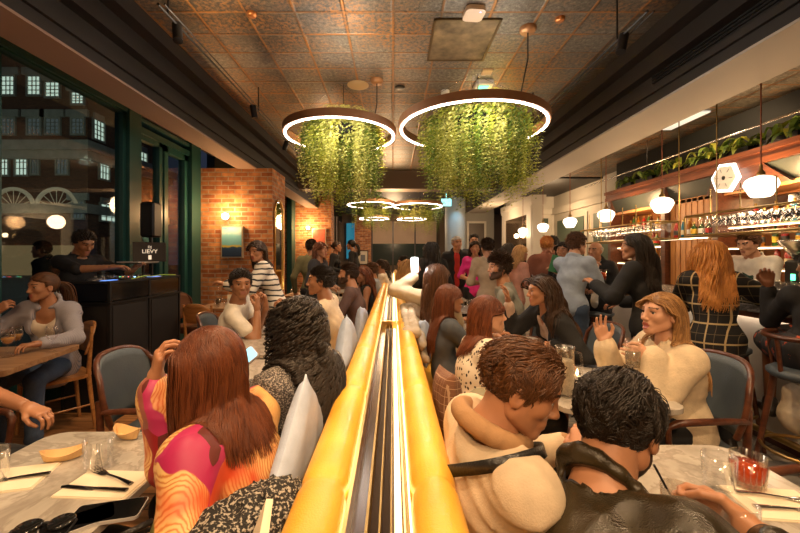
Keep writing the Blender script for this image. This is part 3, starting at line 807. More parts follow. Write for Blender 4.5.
# bar pendants
pend0 = None
for k, (v, u) in enumerate(((188, 761), (204, 662), (213, 606), (219.5, 570), (224, 543), (227, 523))):
    Y = 3.3 * F / (u - CX)
    z = 2.04
    lab = ['nearest', 'second', 'third', 'fourth', 'fifth', 'farthest'][k] + ' white opal glass pendant in the row over the bar'
    if pend0 is None:
        pend0 = empty('bar_pendant', (0, 0, 0), 0, None, 'pendant light', 'white opal pendants over the bar')
        MB().lathe([(0, -.09), (.062, -.09), (.078, -.078), (.120, .008), (.122, .026), (.110, .062), (.08, .084), (.03, .10), (0, .10)], 32).build('lamp_shade', OPAL, pend0)
        MB().lathe([(.03, .098), (.03, .13), (.012, .15), (.012, .20)], 14).build('brass_cap', DBRASS, pend0)
        MB().tube([(0, 0, .16), (0, 0, 1.25)], .006, 6).build('stem', M('copper_stem', (.30, .10, .05), .4, .5), pend0)
        t = pend0
    else: t = copy_tree(pend0)
    place(t, (3.3, Y, z), 0, lab)

# hanging brass glass racks over the bar
GL = []
def rack(y0, y1, label):
    t = empty('glass_rack', (3.3, (y0 + y1) / 2, 1.63), 0, label, 'glass rack')
    h = (y1 - y0) / 2; mb = MB()
    for x in (-.17, .17):
        for z in (0, .21): mb.tube([(x, -h, z), (x, h, z)], .011, 4)
        for y in (-h, h): mb.tube([(x, y, 0), (x, y, .21)], .011, 4)
    for y in (-h, h):
        for z in (0, .21): mb.tube([(-.17, y, z), (.17, y, z)], .011, 4)
    for i in range(1, 6): mb.tube([(-.17, -h + 2 * h * i / 6, .21), (-.17, -h + 2 * h * i / 6, .45)], .007, 4)
    mb.build('brass_frame', DBRASS, t)
    MB().b2(-.17, .17, -h, h, -.006, .004).build('glass_shelf', GLASS, t)
    mb = MB()
    for i in range(0, 2): mb.tube([(.17, h * (1 if i else -1), .21), (.17, h * (1 if i else -1), 1.69)], .006, 5)
    mb.build('hanging_rod', DBRASS, t)
    return y0, y1
rack(2.1, 4.02, 'near brass rack crowded with wine glasses, hanging over the bar')
rack(4.55, 6.25, 'far brass rack hanging over the bar, beyond the slatted panel gap')
def wine_profile(s=1.0): return [(0, .0), (.032, .0), (.030, .004), (.005, .010), (.0035, .07), (.006, .078), (.022, .092), (.036, .12), (.037, .14), (.031, .185), (.029, .185), (.034, .14), (.033, .12), (.018, .094), (0, .084)]
def tumbler_profile(r=.04, h=.09): return [(0, 0), (r * .8, 0), (r * .86, .008), (r, h), (r - .0025, h), (r * .84, .014), (0, .012)]
wg = tag(MB().lathe(wine_profile(), 14).build('wine_glass', GLASS), 'clear wine glass standing on the hanging brass rack', 'wine glass', 'wine glasses on the racks over the bar')
first = True
for y0, y1, n in ((2.75, 3.96, 13), (4.62, 6.18, 10)):
    for r, x in enumerate((3.2, 3.3, 3.4)):
        for i in range(n):
            o = wg if first else wg.copy()
            if not first: COL.objects.link(o)
            first = False
            o.location = (x, y0 + (y1 - y0) * (i + .5 * (r % 2)) / n, 1.635)
# glassware on the counter
hb = tag(MB().lathe(tumbler_profile(.035, .15), 14).build('highball_glass', GLASS), 'clear highball glass in the rows on the bar top', 'glass', 'highball glasses in rows on the bar top')
first = True
for r in range(4):
    for i in range(8):
        o = hb if first else hb.copy()
        if not first: COL.objects.link(o)
        first = False
        o.location = (2.98 + r * .085, 2.62 + i * .088 + (r % 2) * .03, 1.06)
# bottles
def bottle(kind):
    if kind == 0: pr = [(0, 0), (.036, 0), (.037, .01), (.037, .17), (.028, .20), (.013, .225), (.013, .27)]
    elif kind == 1: pr = [(0, 0), (.042, 0), (.044, .012), (.044, .12), (.035, .15), (.016, .17), (.015, .215)]
    else: pr = [(0, 0), (.030, 0), (.031, .01), (.031, .19), (.014, .235), (.012, .28)]
    return pr
BC = [('amber_glass', (.45, .17, .02)), ('green_glass', (.05, .16, .04)), ('clear_spirit', (.62, .60, .52)), ('dark_rum', (.10, .03, .01)), ('red_liqueur', (.50, .03, .02)), ('blue_gin', (.05, .25, .38))]
BW = ['amber', 'green', 'clear', 'dark brown', 'red', 'blue']
LB = [('label_cream', (.75, .66, .45)), ('label_black', (.03, .03, .03)), ('label_yellow', (.75, .5, .06)), ('label_red', (.5, .04, .03)), ('label_white', (.8, .78, .72))]
protos = {}
rng = random.Random(4)
for si, (x, y0, y1, z) in enumerate(SHELVES):
    if y1 < 3.6: continue
    n = int((y1 - y0 - .12) / .125)
    where = 'far bay of the back bar' if y0 > 6.1 else ('shelf before the slatted panel' if y0 > 5.15 else 'bay behind the bartender')
    for i in range(n):
        kk = (rng.randrange(3), rng.randrange(6), rng.randrange(5))
        if kk not in protos:
            t = empty('bottle', (0, 0, 0), 0, None, 'bottle')
            pr = bottle(kk[0])
            MB().lathe(pr, 14).build('glass_body', M(BC[kk[1]][0], BC[kk[1]][1], .08, Transmission_Weight=.35, Coat_Weight=.5), t)
            r = pr[3][0] + .0008
            MB().lathe([(r, .05), (r, .12)], 14).build('paper_label', M(LB[kk[2]][0], LB[kk[2]][1], .6), t)
            MB().lathe([(pr[-1][0] + .002, pr[-1][1] - .025), (pr[-1][0] + .002, pr[-1][1] + .012), (0, pr[-1][1] + .012)], 10).build('cap', M('cap_gold', (.5, .33, .1), .3, .8), t)
            protos[kk] = t
        else: t = copy_tree(protos[kk])
        sh = ['tall round', 'squat', 'slim tall'][kk[0]]
        grp = '%s %s bottles, %s' % (sh, BW[kk[1]], where)
        place(t, (x + rng.uniform(-.03, .05), y0 + .12 + i * .125, z), rng.uniform(-1, 1), '%s %s bottle standing on the %s' % (sh, BW[kk[1]], where), grp)
# till / coffee grinder behind bar
t = empty('coffee_grinder', (4.05, 3.72, .96), 0, 'steel hopper grinder with green light behind the bar', 'grinder')
MB().lathe([(0, .42), (.05, .42), (.17, .60), (.175, .62), (.16, .62), (.045, .44)], 20).build('hopper', STEEL, t)
MB().b2(-.08, .08, -.10, .10, 0, .42, 0, .02).build('body', BLACKM, t)
MB().b2(-.085, -.08, -.02, .02, .22, .28).build('status_light', E('green_dot', (.1, 1, .4), 4), t)
struct('trim_25', MB().b2(3.95, 4.35, 1.5, 7.6, 0, .96), STEEL)

# ---------------------------------------------------------------- furniture makers
def make_table(w=.56, d=.60, r=.07, top=None, th=.025, z=.75):
    t = empty('cafe_table'); t['category'] = 'table'
    mb = MB().prism(rrect(w - .008, d - .008, r), z - th, z - th + .004, smooth=True).prism(rrect(w, d, r), z - th + .004, z, smooth=True)
    mb.build('tabletop', top or MARB, t)
    MB().lathe([(.04, .02), (.028, .06), (.028, z - th - .02), (.10, z - th)], 18).build('column', BLACKM, t)
    MB().lathe([(0, 0), (.20, 0), (.20, .01), (.04, .035), (0, .035)], 28).build('base', BLACKM, t)
    return t
def make_armchair(fab=CHAIRL, wood=DWOOD, arms=True, name='armchair'):
    """bent wood chair; faces +x locally"""
    t = empty(name); t['category'] = 'chair'
    # seat pad
    mb = MB()
    sp = [(.20, .23), (.23, .10), (.23, -.10), (.20, -.23), (-.16, -.20), (-.21, -.10), (-.21, .10), (-.16, .20)]
    def sm(poly, n=4):
        out = []
        N = len(poly)
        for i in range(N):
            p0, p1, p2, p3 = [Vector((*poly[(i + k - 1) % N], 0)) for k in range(4)]
            for j in range(n):
                f = j / n
                q = .5 * ((2 * p1) + (-p0 + p2) * f + (2 * p0 - 5 * p1 + 4 * p2 - p3) * f * f + (-p0 + 3 * p1 - 3 * p2 + p3) * f ** 3)
                out.append((q.x, q.y))
        return out
    s = sm(sp)
    for sc, z0 in ((1, .43), (1.0, .455), (.96, .475), (.80, .485)): pass
    n = len(s); vs = []; zz = [(1.0, .425), (1.02, .445), (1.0, .468), (.93, .482), (.6, .490), (0.02, .492)]
    for sc, z0 in zz: vs += [(x * sc, y * sc, z0) for x, y in s]
    fs = [[i * n + k, i * n + (k + 1) % n, (i + 1) * n + (k + 1) % n, (i + 1) * n + k] for i in range(len(zz) - 1) for k in range(n)]
    MB().add(vs, fs, 0, True).build('seat', fab, t)
    MB().prism([(x * 1.03, y * 1.03) for x, y in s], .39, .426, smooth=True).build('seat_frame', wood, t)
    # backrest: curved shell
    R = []
    for i in range(13):
        a = -1 + 2 * i / 12
        y = .225 * math.sin(a * 1.25) / math.sin(1.25); x = -.235 + .10 * (1 - math.cos(a * 1.25)) / (1 - math.cos(1.25))
        R.append((x, y, a))
    vs = []; rows = []
    for j in range(9):
        f = j / 8
        for x, y, a in R:
            top = .90 - .10 * abs(a) ** 3; bot = .55 + .02 * abs(a)
            z = bot + (top - bot) * f
            sh = 1 - .12 * (f - .6) ** 2 * 2
            vs.append((x - .05 * f, y * sh, z))
    n = 13; m = len(vs)
    th = .035
    vs2 = [(x + th * (1 - .9 * abs((k % 13) / 6 - 1) ** 4), y, z) for k, (x, y, z) in enumerate(vs)]
    fs = [[j * n + k + 1, j * n + k, (j + 1) * n + k, (j + 1) * n + k + 1] for j in range(8) for k in range(n - 1)]
    f2 = [[m + a for a in reversed(f)] for f in fs]
    ed = [k for k in range(n)] + [j * n + n - 1 for j in range(1, 9)] + [8 * n + k for k in range(n - 2, -1, -1)] + [j * n for j in range(7, 0, -1)]
    f3 = [[ed[i], ed[(i + 1) % len(ed)], m + ed[(i + 1) % len(ed)], m + ed[i]] for i in range(len(ed))]
    MB().add(vs + vs2, fs + f2 + f3, 0, True).build('backrest', fab, t)
    rim = [Vector(vs[i]) + Vector((.012, 0, 0)) for i in ed[n - 1:]] + [Vector(vs[0]) + Vector((.012, 0, 0))]
    MB().tube([(p.x, p.y * 1.02, p.z + (.004 if p.z > .8 else 0)) for p in rim], .014, 8).build('back_frame', wood, t)
    for sy in (-1, 1):
        if arms:
            pts = [(-.15, .235, .66), (-.05, .262, .675), (.08, .27, .675), (.19, .262, .665), (.225, .25, .64), (.215, .245, .56), (.205, .235, .44)]
            MB().tube([(x, y * sy, z) for x, y, z in pts], [.014, .015, .017, .017, .015, .013, .013], 8).build('armrest', wood, t)
        MB().tube([(.19, .20 * sy, .42), (.215, .215 * sy, 0)], [.020, .012], 8).build('leg', wood, t)
        MB().tube([(-.20, .19 * sy, .70), (-.19, .185 * sy, .42), (-.24, .20 * sy, 0)], [.015, .018, .012], 8).build('leg', wood, t)
    return t
def make_wood_chair():
    t = empty('wooden_chair'); t['category'] = 'chair'
    MB().prism(rrect(.42, .42, .12), .43, .455, smooth=True).build('seat', OAK, t)
    vs = []; n = 11
    for j in range(7):
        f = j / 6
        for k in range(n):
            a = -1 + 2 * k / (n - 1)
            top = .86 - .07 * abs(a) ** 3
            vs.append((-.20 - .06 * f + .05 * a * a, .20 * a * (1 - .1 * f), .62 + (top - .62) * f))
    m = len(vs); v2 = [(x + .018, y, z) for x, y, z in vs]
    fs = [[j * n + k + 1, j * n + k, (j + 1) * n + k, (j + 1) * n + k + 1] for j in range(6) for k in range(n - 1)]
    ed = [k for k in range(n)] + [j * n + n - 1 for j in range(1, 7)] + [6 * n + k for k in range(n - 2, -1, -1)] + [j * n for j in range(5, 0, -1)]
    MB().add(vs + v2, fs + [[m + a for a in reversed(f)] for f in fs] + [[ed[i], ed[(i + 1) % len(ed)], m + ed[(i + 1) % len(ed)], m + ed[i]] for i in range(len(ed))], 0, True).build('backrest', OAK, t)
    for sy in (-1, 1):
        MB().tube([(.17, .17 * sy, .43), (.19, .18 * sy, 0)], [.018, .013], 8).build('leg', OAK, t)
        MB().tube([(-.19, .185 * sy, .84), (-.17, .17 * sy, .45), (-.21, .19 * sy, 0)], [.013, .018, .013], 8).build('leg', OAK, t)
    for sy in (-1, 1): MB().tube([(.18, .175 * sy, .2), (-.19, .18 * sy, .2)], .008, 6).build('stretcher', OAK, t)
    return t
def make_stool(h=.74, back=False):
    t = empty('bar_stool'); t['category'] = 'bar stool'
    MB().lathe([(0, h - .05), (.17, h - .05), (.19, h - .03), (.19, h - .01), (.16, h + .01), (0, h + .02)], 28).build('seat', CHAIRL, t)
    for a in (45, 135, 225, 315):
        c, s = math.cos(math.radians(a)), math.sin(math.radians(a))
        MB().tube([(c * .15, s * .15, h - .05), (c * .25, s * .25, 0)], [.018, .014], 8).build('leg', DWOOD, t)
    MB().tube([(math.cos(a) * .215, math.sin(a) * .215, .26) for a in [i * math.pi / 10 for i in range(20)]], .010, 6, closed=True).build('foot_ring', DBRASS, t)
    if back:
        MB().tube([(math.cos(a) * .20, math.sin(a) * .20, h + .20) for a in [math.pi * (.5 + i / 12) for i in range(13)]], .016, 8).build('backrest', DWOOD, t)
        for a in (.6, 1.0, 1.4): MB().tube([(math.cos(math.pi * a) * .17, math.sin(math.pi * a) * .17, h - .03), (math.cos(math.pi * a) * .20, math.sin(math.pi * a) * .20, h + .20)], .012, 6).build('spindle', DWOOD, t)
    return t

# tables along the left: x centre -1.03 ; right: x centre .95
tab0 = make_table()
first = True
def put(proto, loc, rz, label, group=None):
    if not proto.get('used'):
        proto['used'] = 1; t = proto
    else:
        t = copy_tree(proto)
    return place(t, loc, rz, label, group)
TL = [(-1.01, 1.13, 'marble cafe table with phone and cutlery, bottom left corner'),
      (-1.0, 2.13, 'empty marble cafe table between the grey chair and the woman in the kimono'),
      (-.98, 2.84, 'marble cafe table behind the curly haired woman, with a phone'),
      (-.96, 3.52, 'marble cafe table in front of the man in the white tee'),
      (-.98, 4.5, 'marble cafe table before the man in the brown shirt'),
      (-1.0, 5.9, 'marble cafe table beyond the woman in the striped top'),
      (-1.0, 7.2, 'farthest marble cafe table of the left row')]
TR = [(.90, 1.03, 'marble cafe table with red cocktail, bottom right corner'),
      (1.02, 1.93, 'marble cafe table with jug, phone and tealight, behind the leather jacket'),
      (.90, 2.82, 'marble cafe table with orange spritz glasses, before the woman in the blazer'),
      (.82, 3.75, 'marble cafe table before the bearded man in the grey sweater'),
      (.85, 4.8, 'marble cafe table beyond the woman holding the phone'),
      (.85, 6.0, 'farthest marble cafe table of the right row')]
for x, y, lb in TL + TR:
    w = .60 if y > 1.2 else .62
    put(tab0, (x, y, 0), 0, lb)
bt = make_table(.66, .68, .03, TWOOD, .035)
put(bt, (-2.64, 2.46, 0), math.radians(9), 'brown wooden table with wine glasses at the left edge')
bt2 = make_table(.62, .62, .03, TWOOD, .03)
put(bt2, (-2.25, 5.1, 0), 0, 'wooden table with glasses under the small painting')
put(bt2, (-1.55, 6.6, 0), 0, 'wooden table crowded with glasses beside the brick pier corner')
ch = make_armchair()
PI = math.pi
put(ch, (-1.27, 2.06, 0), math.radians(4), 'slate grey armchair with dark wood rim facing the empty marble table')
put(ch, (-1.45, 3.38, 0), math.radians(8), 'slate grey armchair under the man in the white tee')
put(ch, (1.47, 1.95, 0), PI, 'dark wood armchair under the blonde woman in the cream sweater')
put(ch, (1.42, 2.85, 0), PI, 'slate blue armchair under the woman in the black blazer')
put(ch, (1.44, 1.05, 0), PI + .25, 'empty dark wood armchair at the bottom right marble table')
put(ch, (1.30, 3.68, 0), PI, 'slate armchair under the bearded man in the grey sweater')
put(ch, (-2.05, 1.55, 0), 0, 'armchair at the left edge under the woman in the patterned dress')
wc = make_wood_chair()
put(wc, (-2.74, 3.04, 0), math.radians(235), 'honey wood chair under the woman in the striped shirt')
put(wc, (-2.28, 4.62, 0), math.radians(80), 'honey wood chair tucked under the table by the dj booth')
bch = make_armchair(M('brown_leather', (.16, .06, .025), .4), DWOOD, False, 'dining_chair')
put(bch, (-1.78, 4.75, 0), math.radians(150), 'brown leather chair seen from behind below the small painting')
put(bch, (-2.75, 5.2, 0), 0, 'brown leather chair behind the dj booth below the window')
st = make_stool(.74)
put(st, (2.50, 2.88, 0), 0, 'round grey bar stool behind the woman in the plaid coat')
st2 = make_stool(.74, True)
put(st2, (2.47, 2.22, 0), 0, 'dark wood bar stool with curved back at the right edge')
put(st, (2.5, 4.6, 0), 0, 'round grey bar stool behind the bald man')
# ---------------------------------------------------------------- distance-field modelling of figures
def surface_nets(V, o, h):
    ins = V < 0
    nx, ny, nz = V.shape
    cs = (nx - 1, ny - 1, nz - 1)
    ncell = cs[0] * cs[1] * cs[2]
    ids = []; pos = []; quads = []
    for ax in range(3):
        sl0 = [slice(None)] * 3; sl1 = [slice(None)] * 3
        sl0[ax] = slice(0, -1); sl1[ax] = slice(1, None)
        c = ins[tuple(sl0)] != ins[tuple(sl1)]
        idx = np.argwhere(c)
        if len(idx) == 0: continue
        nxt = idx.copy(); nxt[:, ax] += 1
        a = V[idx[:, 0], idx[:, 1], idx[:, 2]]; b = V[nxt[:, 0], nxt[:, 1], nxt[:, 2]]
        t = a / (a - b)
        p = idx.astype(np.float64); p[:, ax] += t
        u, v = (ax + 1) % 3, (ax + 2) % 3
        cell = []
        for du, dv in ((-1, -1), (0, -1), (0, 0), (-1, 0)):
            q = idx.copy(); q[:, u] += du; q[:, v] += dv
            ok = (q >= 0).all(1) & (q[:, 0] < cs[0]) & (q[:, 1] < cs[1]) & (q[:, 2] < cs[2])
            cid = (q[:, 0] * cs[1] + q[:, 1]) * cs[2] + q[:, 2]
            ids.append(cid[ok]); pos.append(p[ok]); cell.append(np.where(ok, cid, -1))
        Q = np.stack(cell, 1)
        Q = np.where((a < 0)[:, None], Q, Q[:, ::-1])
        quads.append(Q[(Q >= 0).all(1)])
    if not ids: return np.zeros((0, 3)), np.zeros((0, 4), int)
    ids = np.concatenate(ids); pos = np.concatenate(pos)
    cnt = np.bincount(ids, minlength=ncell)
    used = np.nonzero(cnt)[0]
    mp = np.full(ncell, -1); mp[used] = np.arange(len(used))
    P = np.stack([np.bincount(ids, pos[:, k], minlength=ncell)[used] / cnt[used] for k in range(3)], 1)
    return P * h + np.asarray(o), mp[np.concatenate(quads)]

def smin(a, b, k):
    if k <= 0: return np.minimum(a, b)
    h = np.clip(.5 + .5 * (b - a) / k, 0, 1)
    return b + (a - b) * h - k * h * (1 - h)
I3 = np.eye(3)
class Prim:
    def __init__(s, fn, lo, hi, k=.02, op='+'): s.fn = fn; s.lo = np.array(lo, float); s.hi = np.array(hi, float); s.k = k; s.op = op
def cap(a, b, ra, rb=None, k=.02, fl=1.0, R=None, op='+'):
    a = np.array(a, float); b = np.array(b, float); rb = ra if rb is None else rb
    T = I3 if R is None else np.diag([1, 1 / fl, 1]) @ R
    A, B = T @ a, T @ b; ba = B - A; L2 = max(float(ba @ ba), 1e-9); sc = 1 if R is None else (1 + fl) / 2
    rot = R is not None
    def fn(x, y, z):
        if rot: X = T[0, 0] * x + T[0, 1] * y + T[0, 2] * z; Y = T[1, 0] * x + T[1, 1] * y + T[1, 2] * z; Z = T[2, 0] * x + T[2, 1] * y + T[2, 2] * z
        else: X, Y, Z = x, y, z
        px, py, pz = X - A[0], Y - A[1], Z - A[2]
        t = np.clip((px * ba[0] + py * ba[1] + pz * ba[2]) / L2, 0, 1)
        return (np.sqrt((px - t * ba[0]) ** 2 + (py - t * ba[1]) ** 2 + (pz - t * ba[2]) ** 2) - (ra + (rb - ra) * t)) * sc
    r = max(ra, rb) * max(1, fl)
    return Prim(fn, np.minimum(a, b) - r, np.maximum(a, b) + r, k, op)
def ell(c, r, k=.02, R=None, op='+'):
    c = np.array(c, float); r = np.array(r, float); rm = float(r.max()); Rm = I3 if R is None else R
    def fn(x, y, z):
        x, y, z = x - c[0], y - c[1], z - c[2]
        if R is not None: x, y, z = (Rm[i, 0] * x + Rm[i, 1] * y + Rm[i, 2] * z for i in range(3))
        k0 = np.sqrt((x / r[0]) ** 2 + (y / r[1]) ** 2 + (z / r[2]) ** 2)
        k1 = np.sqrt((x / r[0] ** 2) ** 2 + (y / r[1] ** 2) ** 2 + (z / r[2] ** 2) ** 2)
        return k0 * (k0 - 1) / np.maximum(k1, 1e-6)
    return Prim(fn, c - rm, c + rm, k, op)
def field_mesh(prims, h, noise=None):
    add = [p for p in prims if p.op == '+']
    lo = np.min([p.lo for p in add], 0) - 3 * h; hi = np.max([p.hi for p in add], 0) + 3 * h
    n = np.ceil((hi - lo) / h).astype(int) + 1
    ax = [lo[i] + h * np.arange(n[i]) for i in range(3)]
    V = np.full(n, 1.0)
    for p in prims:
        m = 2.5 * h + p.k
        s = []
        for i in range(3):
            i0 = max(0, int((p.lo[i] - m - lo[i]) / h)); i1 = min(n[i], int((p.hi[i] + m - lo[i]) / h) + 2)
            s.append(slice(i0, max(i0, i1)))
        s = tuple(s)
        if V[s].size == 0: continue
        d = p.fn(ax[0][s[0]][:, None, None], ax[1][s[1]][None, :, None], ax[2][s[2]][None, None, :])
        if p.op == '+': V[s] = smin(V[s], d, p.k)
        else: V[s] = -smin(-V[s], d, p.k)
    if noise is not None:
        X, Y, Z = ax[0][:, None, None], ax[1][None, :, None], ax[2][None, None, :]
        V = V + noise(X, Y, Z)
    return surface_nets(V, lo, h)
def sdf_at(prims, P):
    d = np.full(len(P), 1.0)
    for p in prims:
        if p.op != '+': continue
        d = smin(d, p.fn(P[:, 0], P[:, 1], P[:, 2]), p.k)
    return d
def folds(amp, seed=0, sc=1.0):
    r = random.Random(seed); a, b, c, d, e = (r.uniform(0, 6) for _ in range(5))
    def f(x, y, z):
        w = np.sin(9 * sc * z + 5 * sc * x + a) * 1.6 + np.sin(7 * sc * y - 6 * sc * z + b) * 1.3
        n = np.sin(19 * sc * (x + .6 * y) + 11 * sc * z + w + c) * .55 + np.sin(31 * sc * (z * .8 - x * .5) + 12 * sc * y + 1.4 * w + d) * .35 + np.sin(50 * sc * (y + z * .3) + 2 * w + e) * .2
        r2 = (1 - np.abs(np.sin(13 * sc * (x - y * .7) + 8 * sc * z + 1.3 * w + e))) ** 3 + (1 - np.abs(np.sin(10 * sc * (z + .5 * x) - 9 * sc * y + 1.1 * w + d))) ** 3
        return amp * (n * .8 - r2 * .9 + .3)
    return f

# ---- head template: centre between the ears, +y the face, about 0.23 high
HEADS = {}
def head_mesh(sex, h, mouth=0, beard=False):
    key = (sex, h, mouth, beard)
    if key in HEADS: return HEADS[key]
    m = 1 if sex == 'm' else 0
    P = [ell((0, -.014, .030), (.0745, .093, .084), .02),
         ell((0, .022, -.020), (.058, .062, .078), .03),
         cap((-.045, .004, -.055), (-.018, .060, -.090), .019 + .004 * m, .014, .03),
         cap((.045, .004, -.055), (.018, .060, -.090), .019 + .004 * m, .014, .03),
         ell((0, .070, -.093), (.019 + .005 * m, .016, .016 + .002 * m), .022),
         ell((-.040, .052, -.018), (.020, .024, .020), .02), ell((.040, .052, -.018), (.020, .024, .020), .02),
         cap((-.030, .071, .028), (.030, .071, .028), .010 + .003 * m, None, .02),
         ell((-.031, .088, .008), (.014, .012, .0095), .010, op='-'), ell((.031, .088, .008), (.014, .012, .0095), .010, op='-'),
         cap((-.040, .0735, .0150), (-.023, .0755, .0165), .0048, None, .004), cap((.040, .0735, .0150), (.023, .0755, .0165), .0048, None, .004),
         cap((-.039, .072, -.0040), (-.024, .074, -.0040), .0040, None, .005), cap((.039, .072, -.0040), (.024, .074, -.0040), .0040, None, .005),
         cap((0, .080, .018), (0, .099, -.024), .0075, .0098, .012),
         ell((0, .101, -.028), (.0100 + .001 * m, .010, .0085), .010), ell((-.0115, .092, -.031), (.0075, .009, .0065), .006), ell((.0115, .092, -.031), (.0075, .009, .0065), .006),
         ell((0, .074, -.058), (.028, .016, .022), .015),
         cap((-.018, .083, -.0555), (.018, .083, -.0555), .0052, None, .006),
         cap((-.014, .0835, -.0665 - .006 * mouth), (.014, .0835, -.0665 - .006 * mouth), .0062, None, .006),
         ell((-.075, -.008, -.008), (.009, .018, .030), .006), ell((.075, -.008, -.008), (.009, .018, .030), .006),
         ell((-.083, -.003, -.004), (.006, .010, .018), .004, op='-'), ell((.083, -.003, -.004), (.006, .010, .018), .004, op='-')]
    P.append(cap((-.016, .094, -.0608 - .003 * mouth), (.016, .094, -.0608 - .003 * mouth), .0035 + .004 * mouth, None, .003, op='-'))
    V, Q = field_mesh(P, h)
    c = V[Q].mean(1)
    mi = np.zeros(len(Q), int)
    lips = (np.abs(c[:, 0]) < .0225 - np.abs(c[:, 2] + .061) * .5) & (c[:, 1] > .078) & (c[:, 2] < -.0505) & (c[:, 2] > -.0735 - .006 * mouth)
    mi[lips] = 1
    ax = np.abs(c[:, 0])
    arch = .032 - .45 * (ax - .032) ** 2 * 10
    mi[(ax > .013) & (ax < .050) & (np.abs(c[:, 2] - arch) < .0032 + .0012 * m) & (c[:, 1] > .05)] = 2
    # eyelash line
    mi[(ax > .020) & (ax < .044) & (np.abs(c[:, 2] - .0118) < .0016) & (c[:, 1] > .06)] = 2
    if beard:
        b = (c[:, 2] < -.034) & (c[:, 1] > .0) & ~lips & ~((c[:, 1] > .083) & (c[:, 2] > -.045)) & ((c[:, 2] < -.045 + .0) | (ax > .03))
        b |= (ax > .052) & (c[:, 2] < .0) & (c[:, 1] > -.002) & (c[:, 1] < .035)
        mi[b & (mi == 0)] = 3
    HEADS[key] = (V, Q, mi)
    return HEADS[key]
# ---- hand template (right hand): fingers +y, back of hand +z, thumb -x
HANDS = {}
def hand_mesh(curl, h, spread=.0):
    key = (curl, h, spread)
    if key in HANDS: return HANDS[key]
    P = []
    kn = [(-.031, .086, .002, .072, .0085), (-.010, .092, .004, .080, .0088), (.011, .089, .003, .074, .0084), (.029, .080, -.001, .058, .0074)]
    for i, (x, y, z, L, r) in enumerate(kn):
        P.append(cap((x * .62, .008, 0), (x, y, z), .0145, .0125, .014))
    for i, (x, y, z, L, r) in enumerate(kn):
        a = 0; p = np.array([x, y, z]); sp = (i - 1.5) * spread * .22 + x * 1.2 * (.5 + spread)
        for j, (fl, c) in enumerate(((.46, .75), (.30, 1.0), (.24, .65))):
            a += curl * c * (1.35 if j else 1.0) + .06
            q = p + L * fl * np.array([math.sin(sp) * math.cos(a), math.cos(sp) * math.cos(a), -math.sin(a)])
            P.append(cap(p, q, r * (1 - .08 * j), r * (1 - .08 * (j + 1)), .003)); p = q
    t0 = np.array([-.022, .022, -.006]); t1 = np.array([-.048 - .01 * spread, .050, -.016]); t2 = t1 + np.array([-.010 + .02 * curl, .030, -.010 - .012 * curl]); t3 = t2 + np.array([.004 + .018 * curl, .024, -.006 - .008 * curl])
    P += [cap(t0, t1, .0155, .0115, .012), cap(t1, t2, .0105, .0098, .004), cap(t2, t3, .0095, .0078, .003)]
    P.append(cap((0, -.03, 0), (0, .02, 0), .024, .024, .016, .68, I3))
    HANDS[key] = field_mesh(P, h)
    return HANDS[key]

def nrm(v): v = np.array(v, float); return v / max(1e-9, np.linalg.norm(v))
def rotm(yaw, pitch=0, roll=0):
    """columns = right, forward, up ; yaw about z (0 = +y), pitch up +, roll tilts to the right +"""
    cy, sy = math.cos(yaw), math.sin(yaw)
    Rz = np.array([[cy, -sy, 0], [sy, cy, 0], [0, 0, 1]])
    cp, sp = math.cos(pitch), math.sin(pitch)
    Rx = np.array([[1, 0, 0], [0, cp, -sp], [0, sp, cp]])
    cr, sr = math.cos(roll), math.sin(roll)
    Ry = np.array([[cr, 0, sr], [0, 1, 0], [-sr, 0, cr]])
    return Rz @ Rx @ Ry
def ik(S, T, a, b, pole):
    S = np.array(S, float); T = np.array(T, float); d = T - S; L = np.linalg.norm(d)
    L2 = min(L, (a + b) * .995); T = S + d / max(L, 1e-6) * L2
    x = (a * a - b * b + L2 * L2) / (2 * L2); y = math.sqrt(max(0, a * a - x * x))
    u = nrm(d); p = np.array(pole, float); p = nrm(p - u * (p @ u))
    return S + u * x + p * y, T

SKIN = {'fair': skinmat('skin_fair', (.62, .34, .21)), 'tan': skinmat('skin_tan', (.46, .22, .115)), 'olive': skinmat('skin_olive', (.38, .18, .09)), 'brown': skinmat('skin_brown', (.24, .10, .048))}
LIP = M('lips', (.42, .12, .09), .4); LIPM = M('lips_pale', (.40, .16, .11), .45)
BROW = M('eyebrow_hair', (.03, .015, .008), .6)
BEARD = M('beard_hair', (.06, .028, .014), .7, bmp=.6, bs=300)
EYEW = M('eye_white', (.62, .56, .50), .15); IRIS = M('iris_dark', (.05, .022, .010), .1)
HAIRM = {'black': hairmat('hair_black', (.006, .005, .004), (.028, .018, .012)), 'dark': hairmat('hair_dark_brown', (.014, .007, .004), (.06, .028, .012)),
         'brown': hairmat('hair_brown', (.04, .016, .007), (.15, .06, .022)), 'auburn': hairmat('hair_auburn', (.05, .012, .005), (.19, .055, .018)),
         'light': hairmat('hair_light_brown', (.13, .055, .02), (.32, .15, .055)), 'blonde': hairmat('hair_blonde', (.26, .13, .045), (.58, .34, .13)),
         'ginger': hairmat('hair_ginger', (.36, .12, .025), (.68, .30, .07)), 'grey': hairmat('hair_grey', (.30, .27, .24), (.55, .50, .45)), 'honey': hairmat('hair_honey', (.12, .05, .018), (.50, .27, .10))}

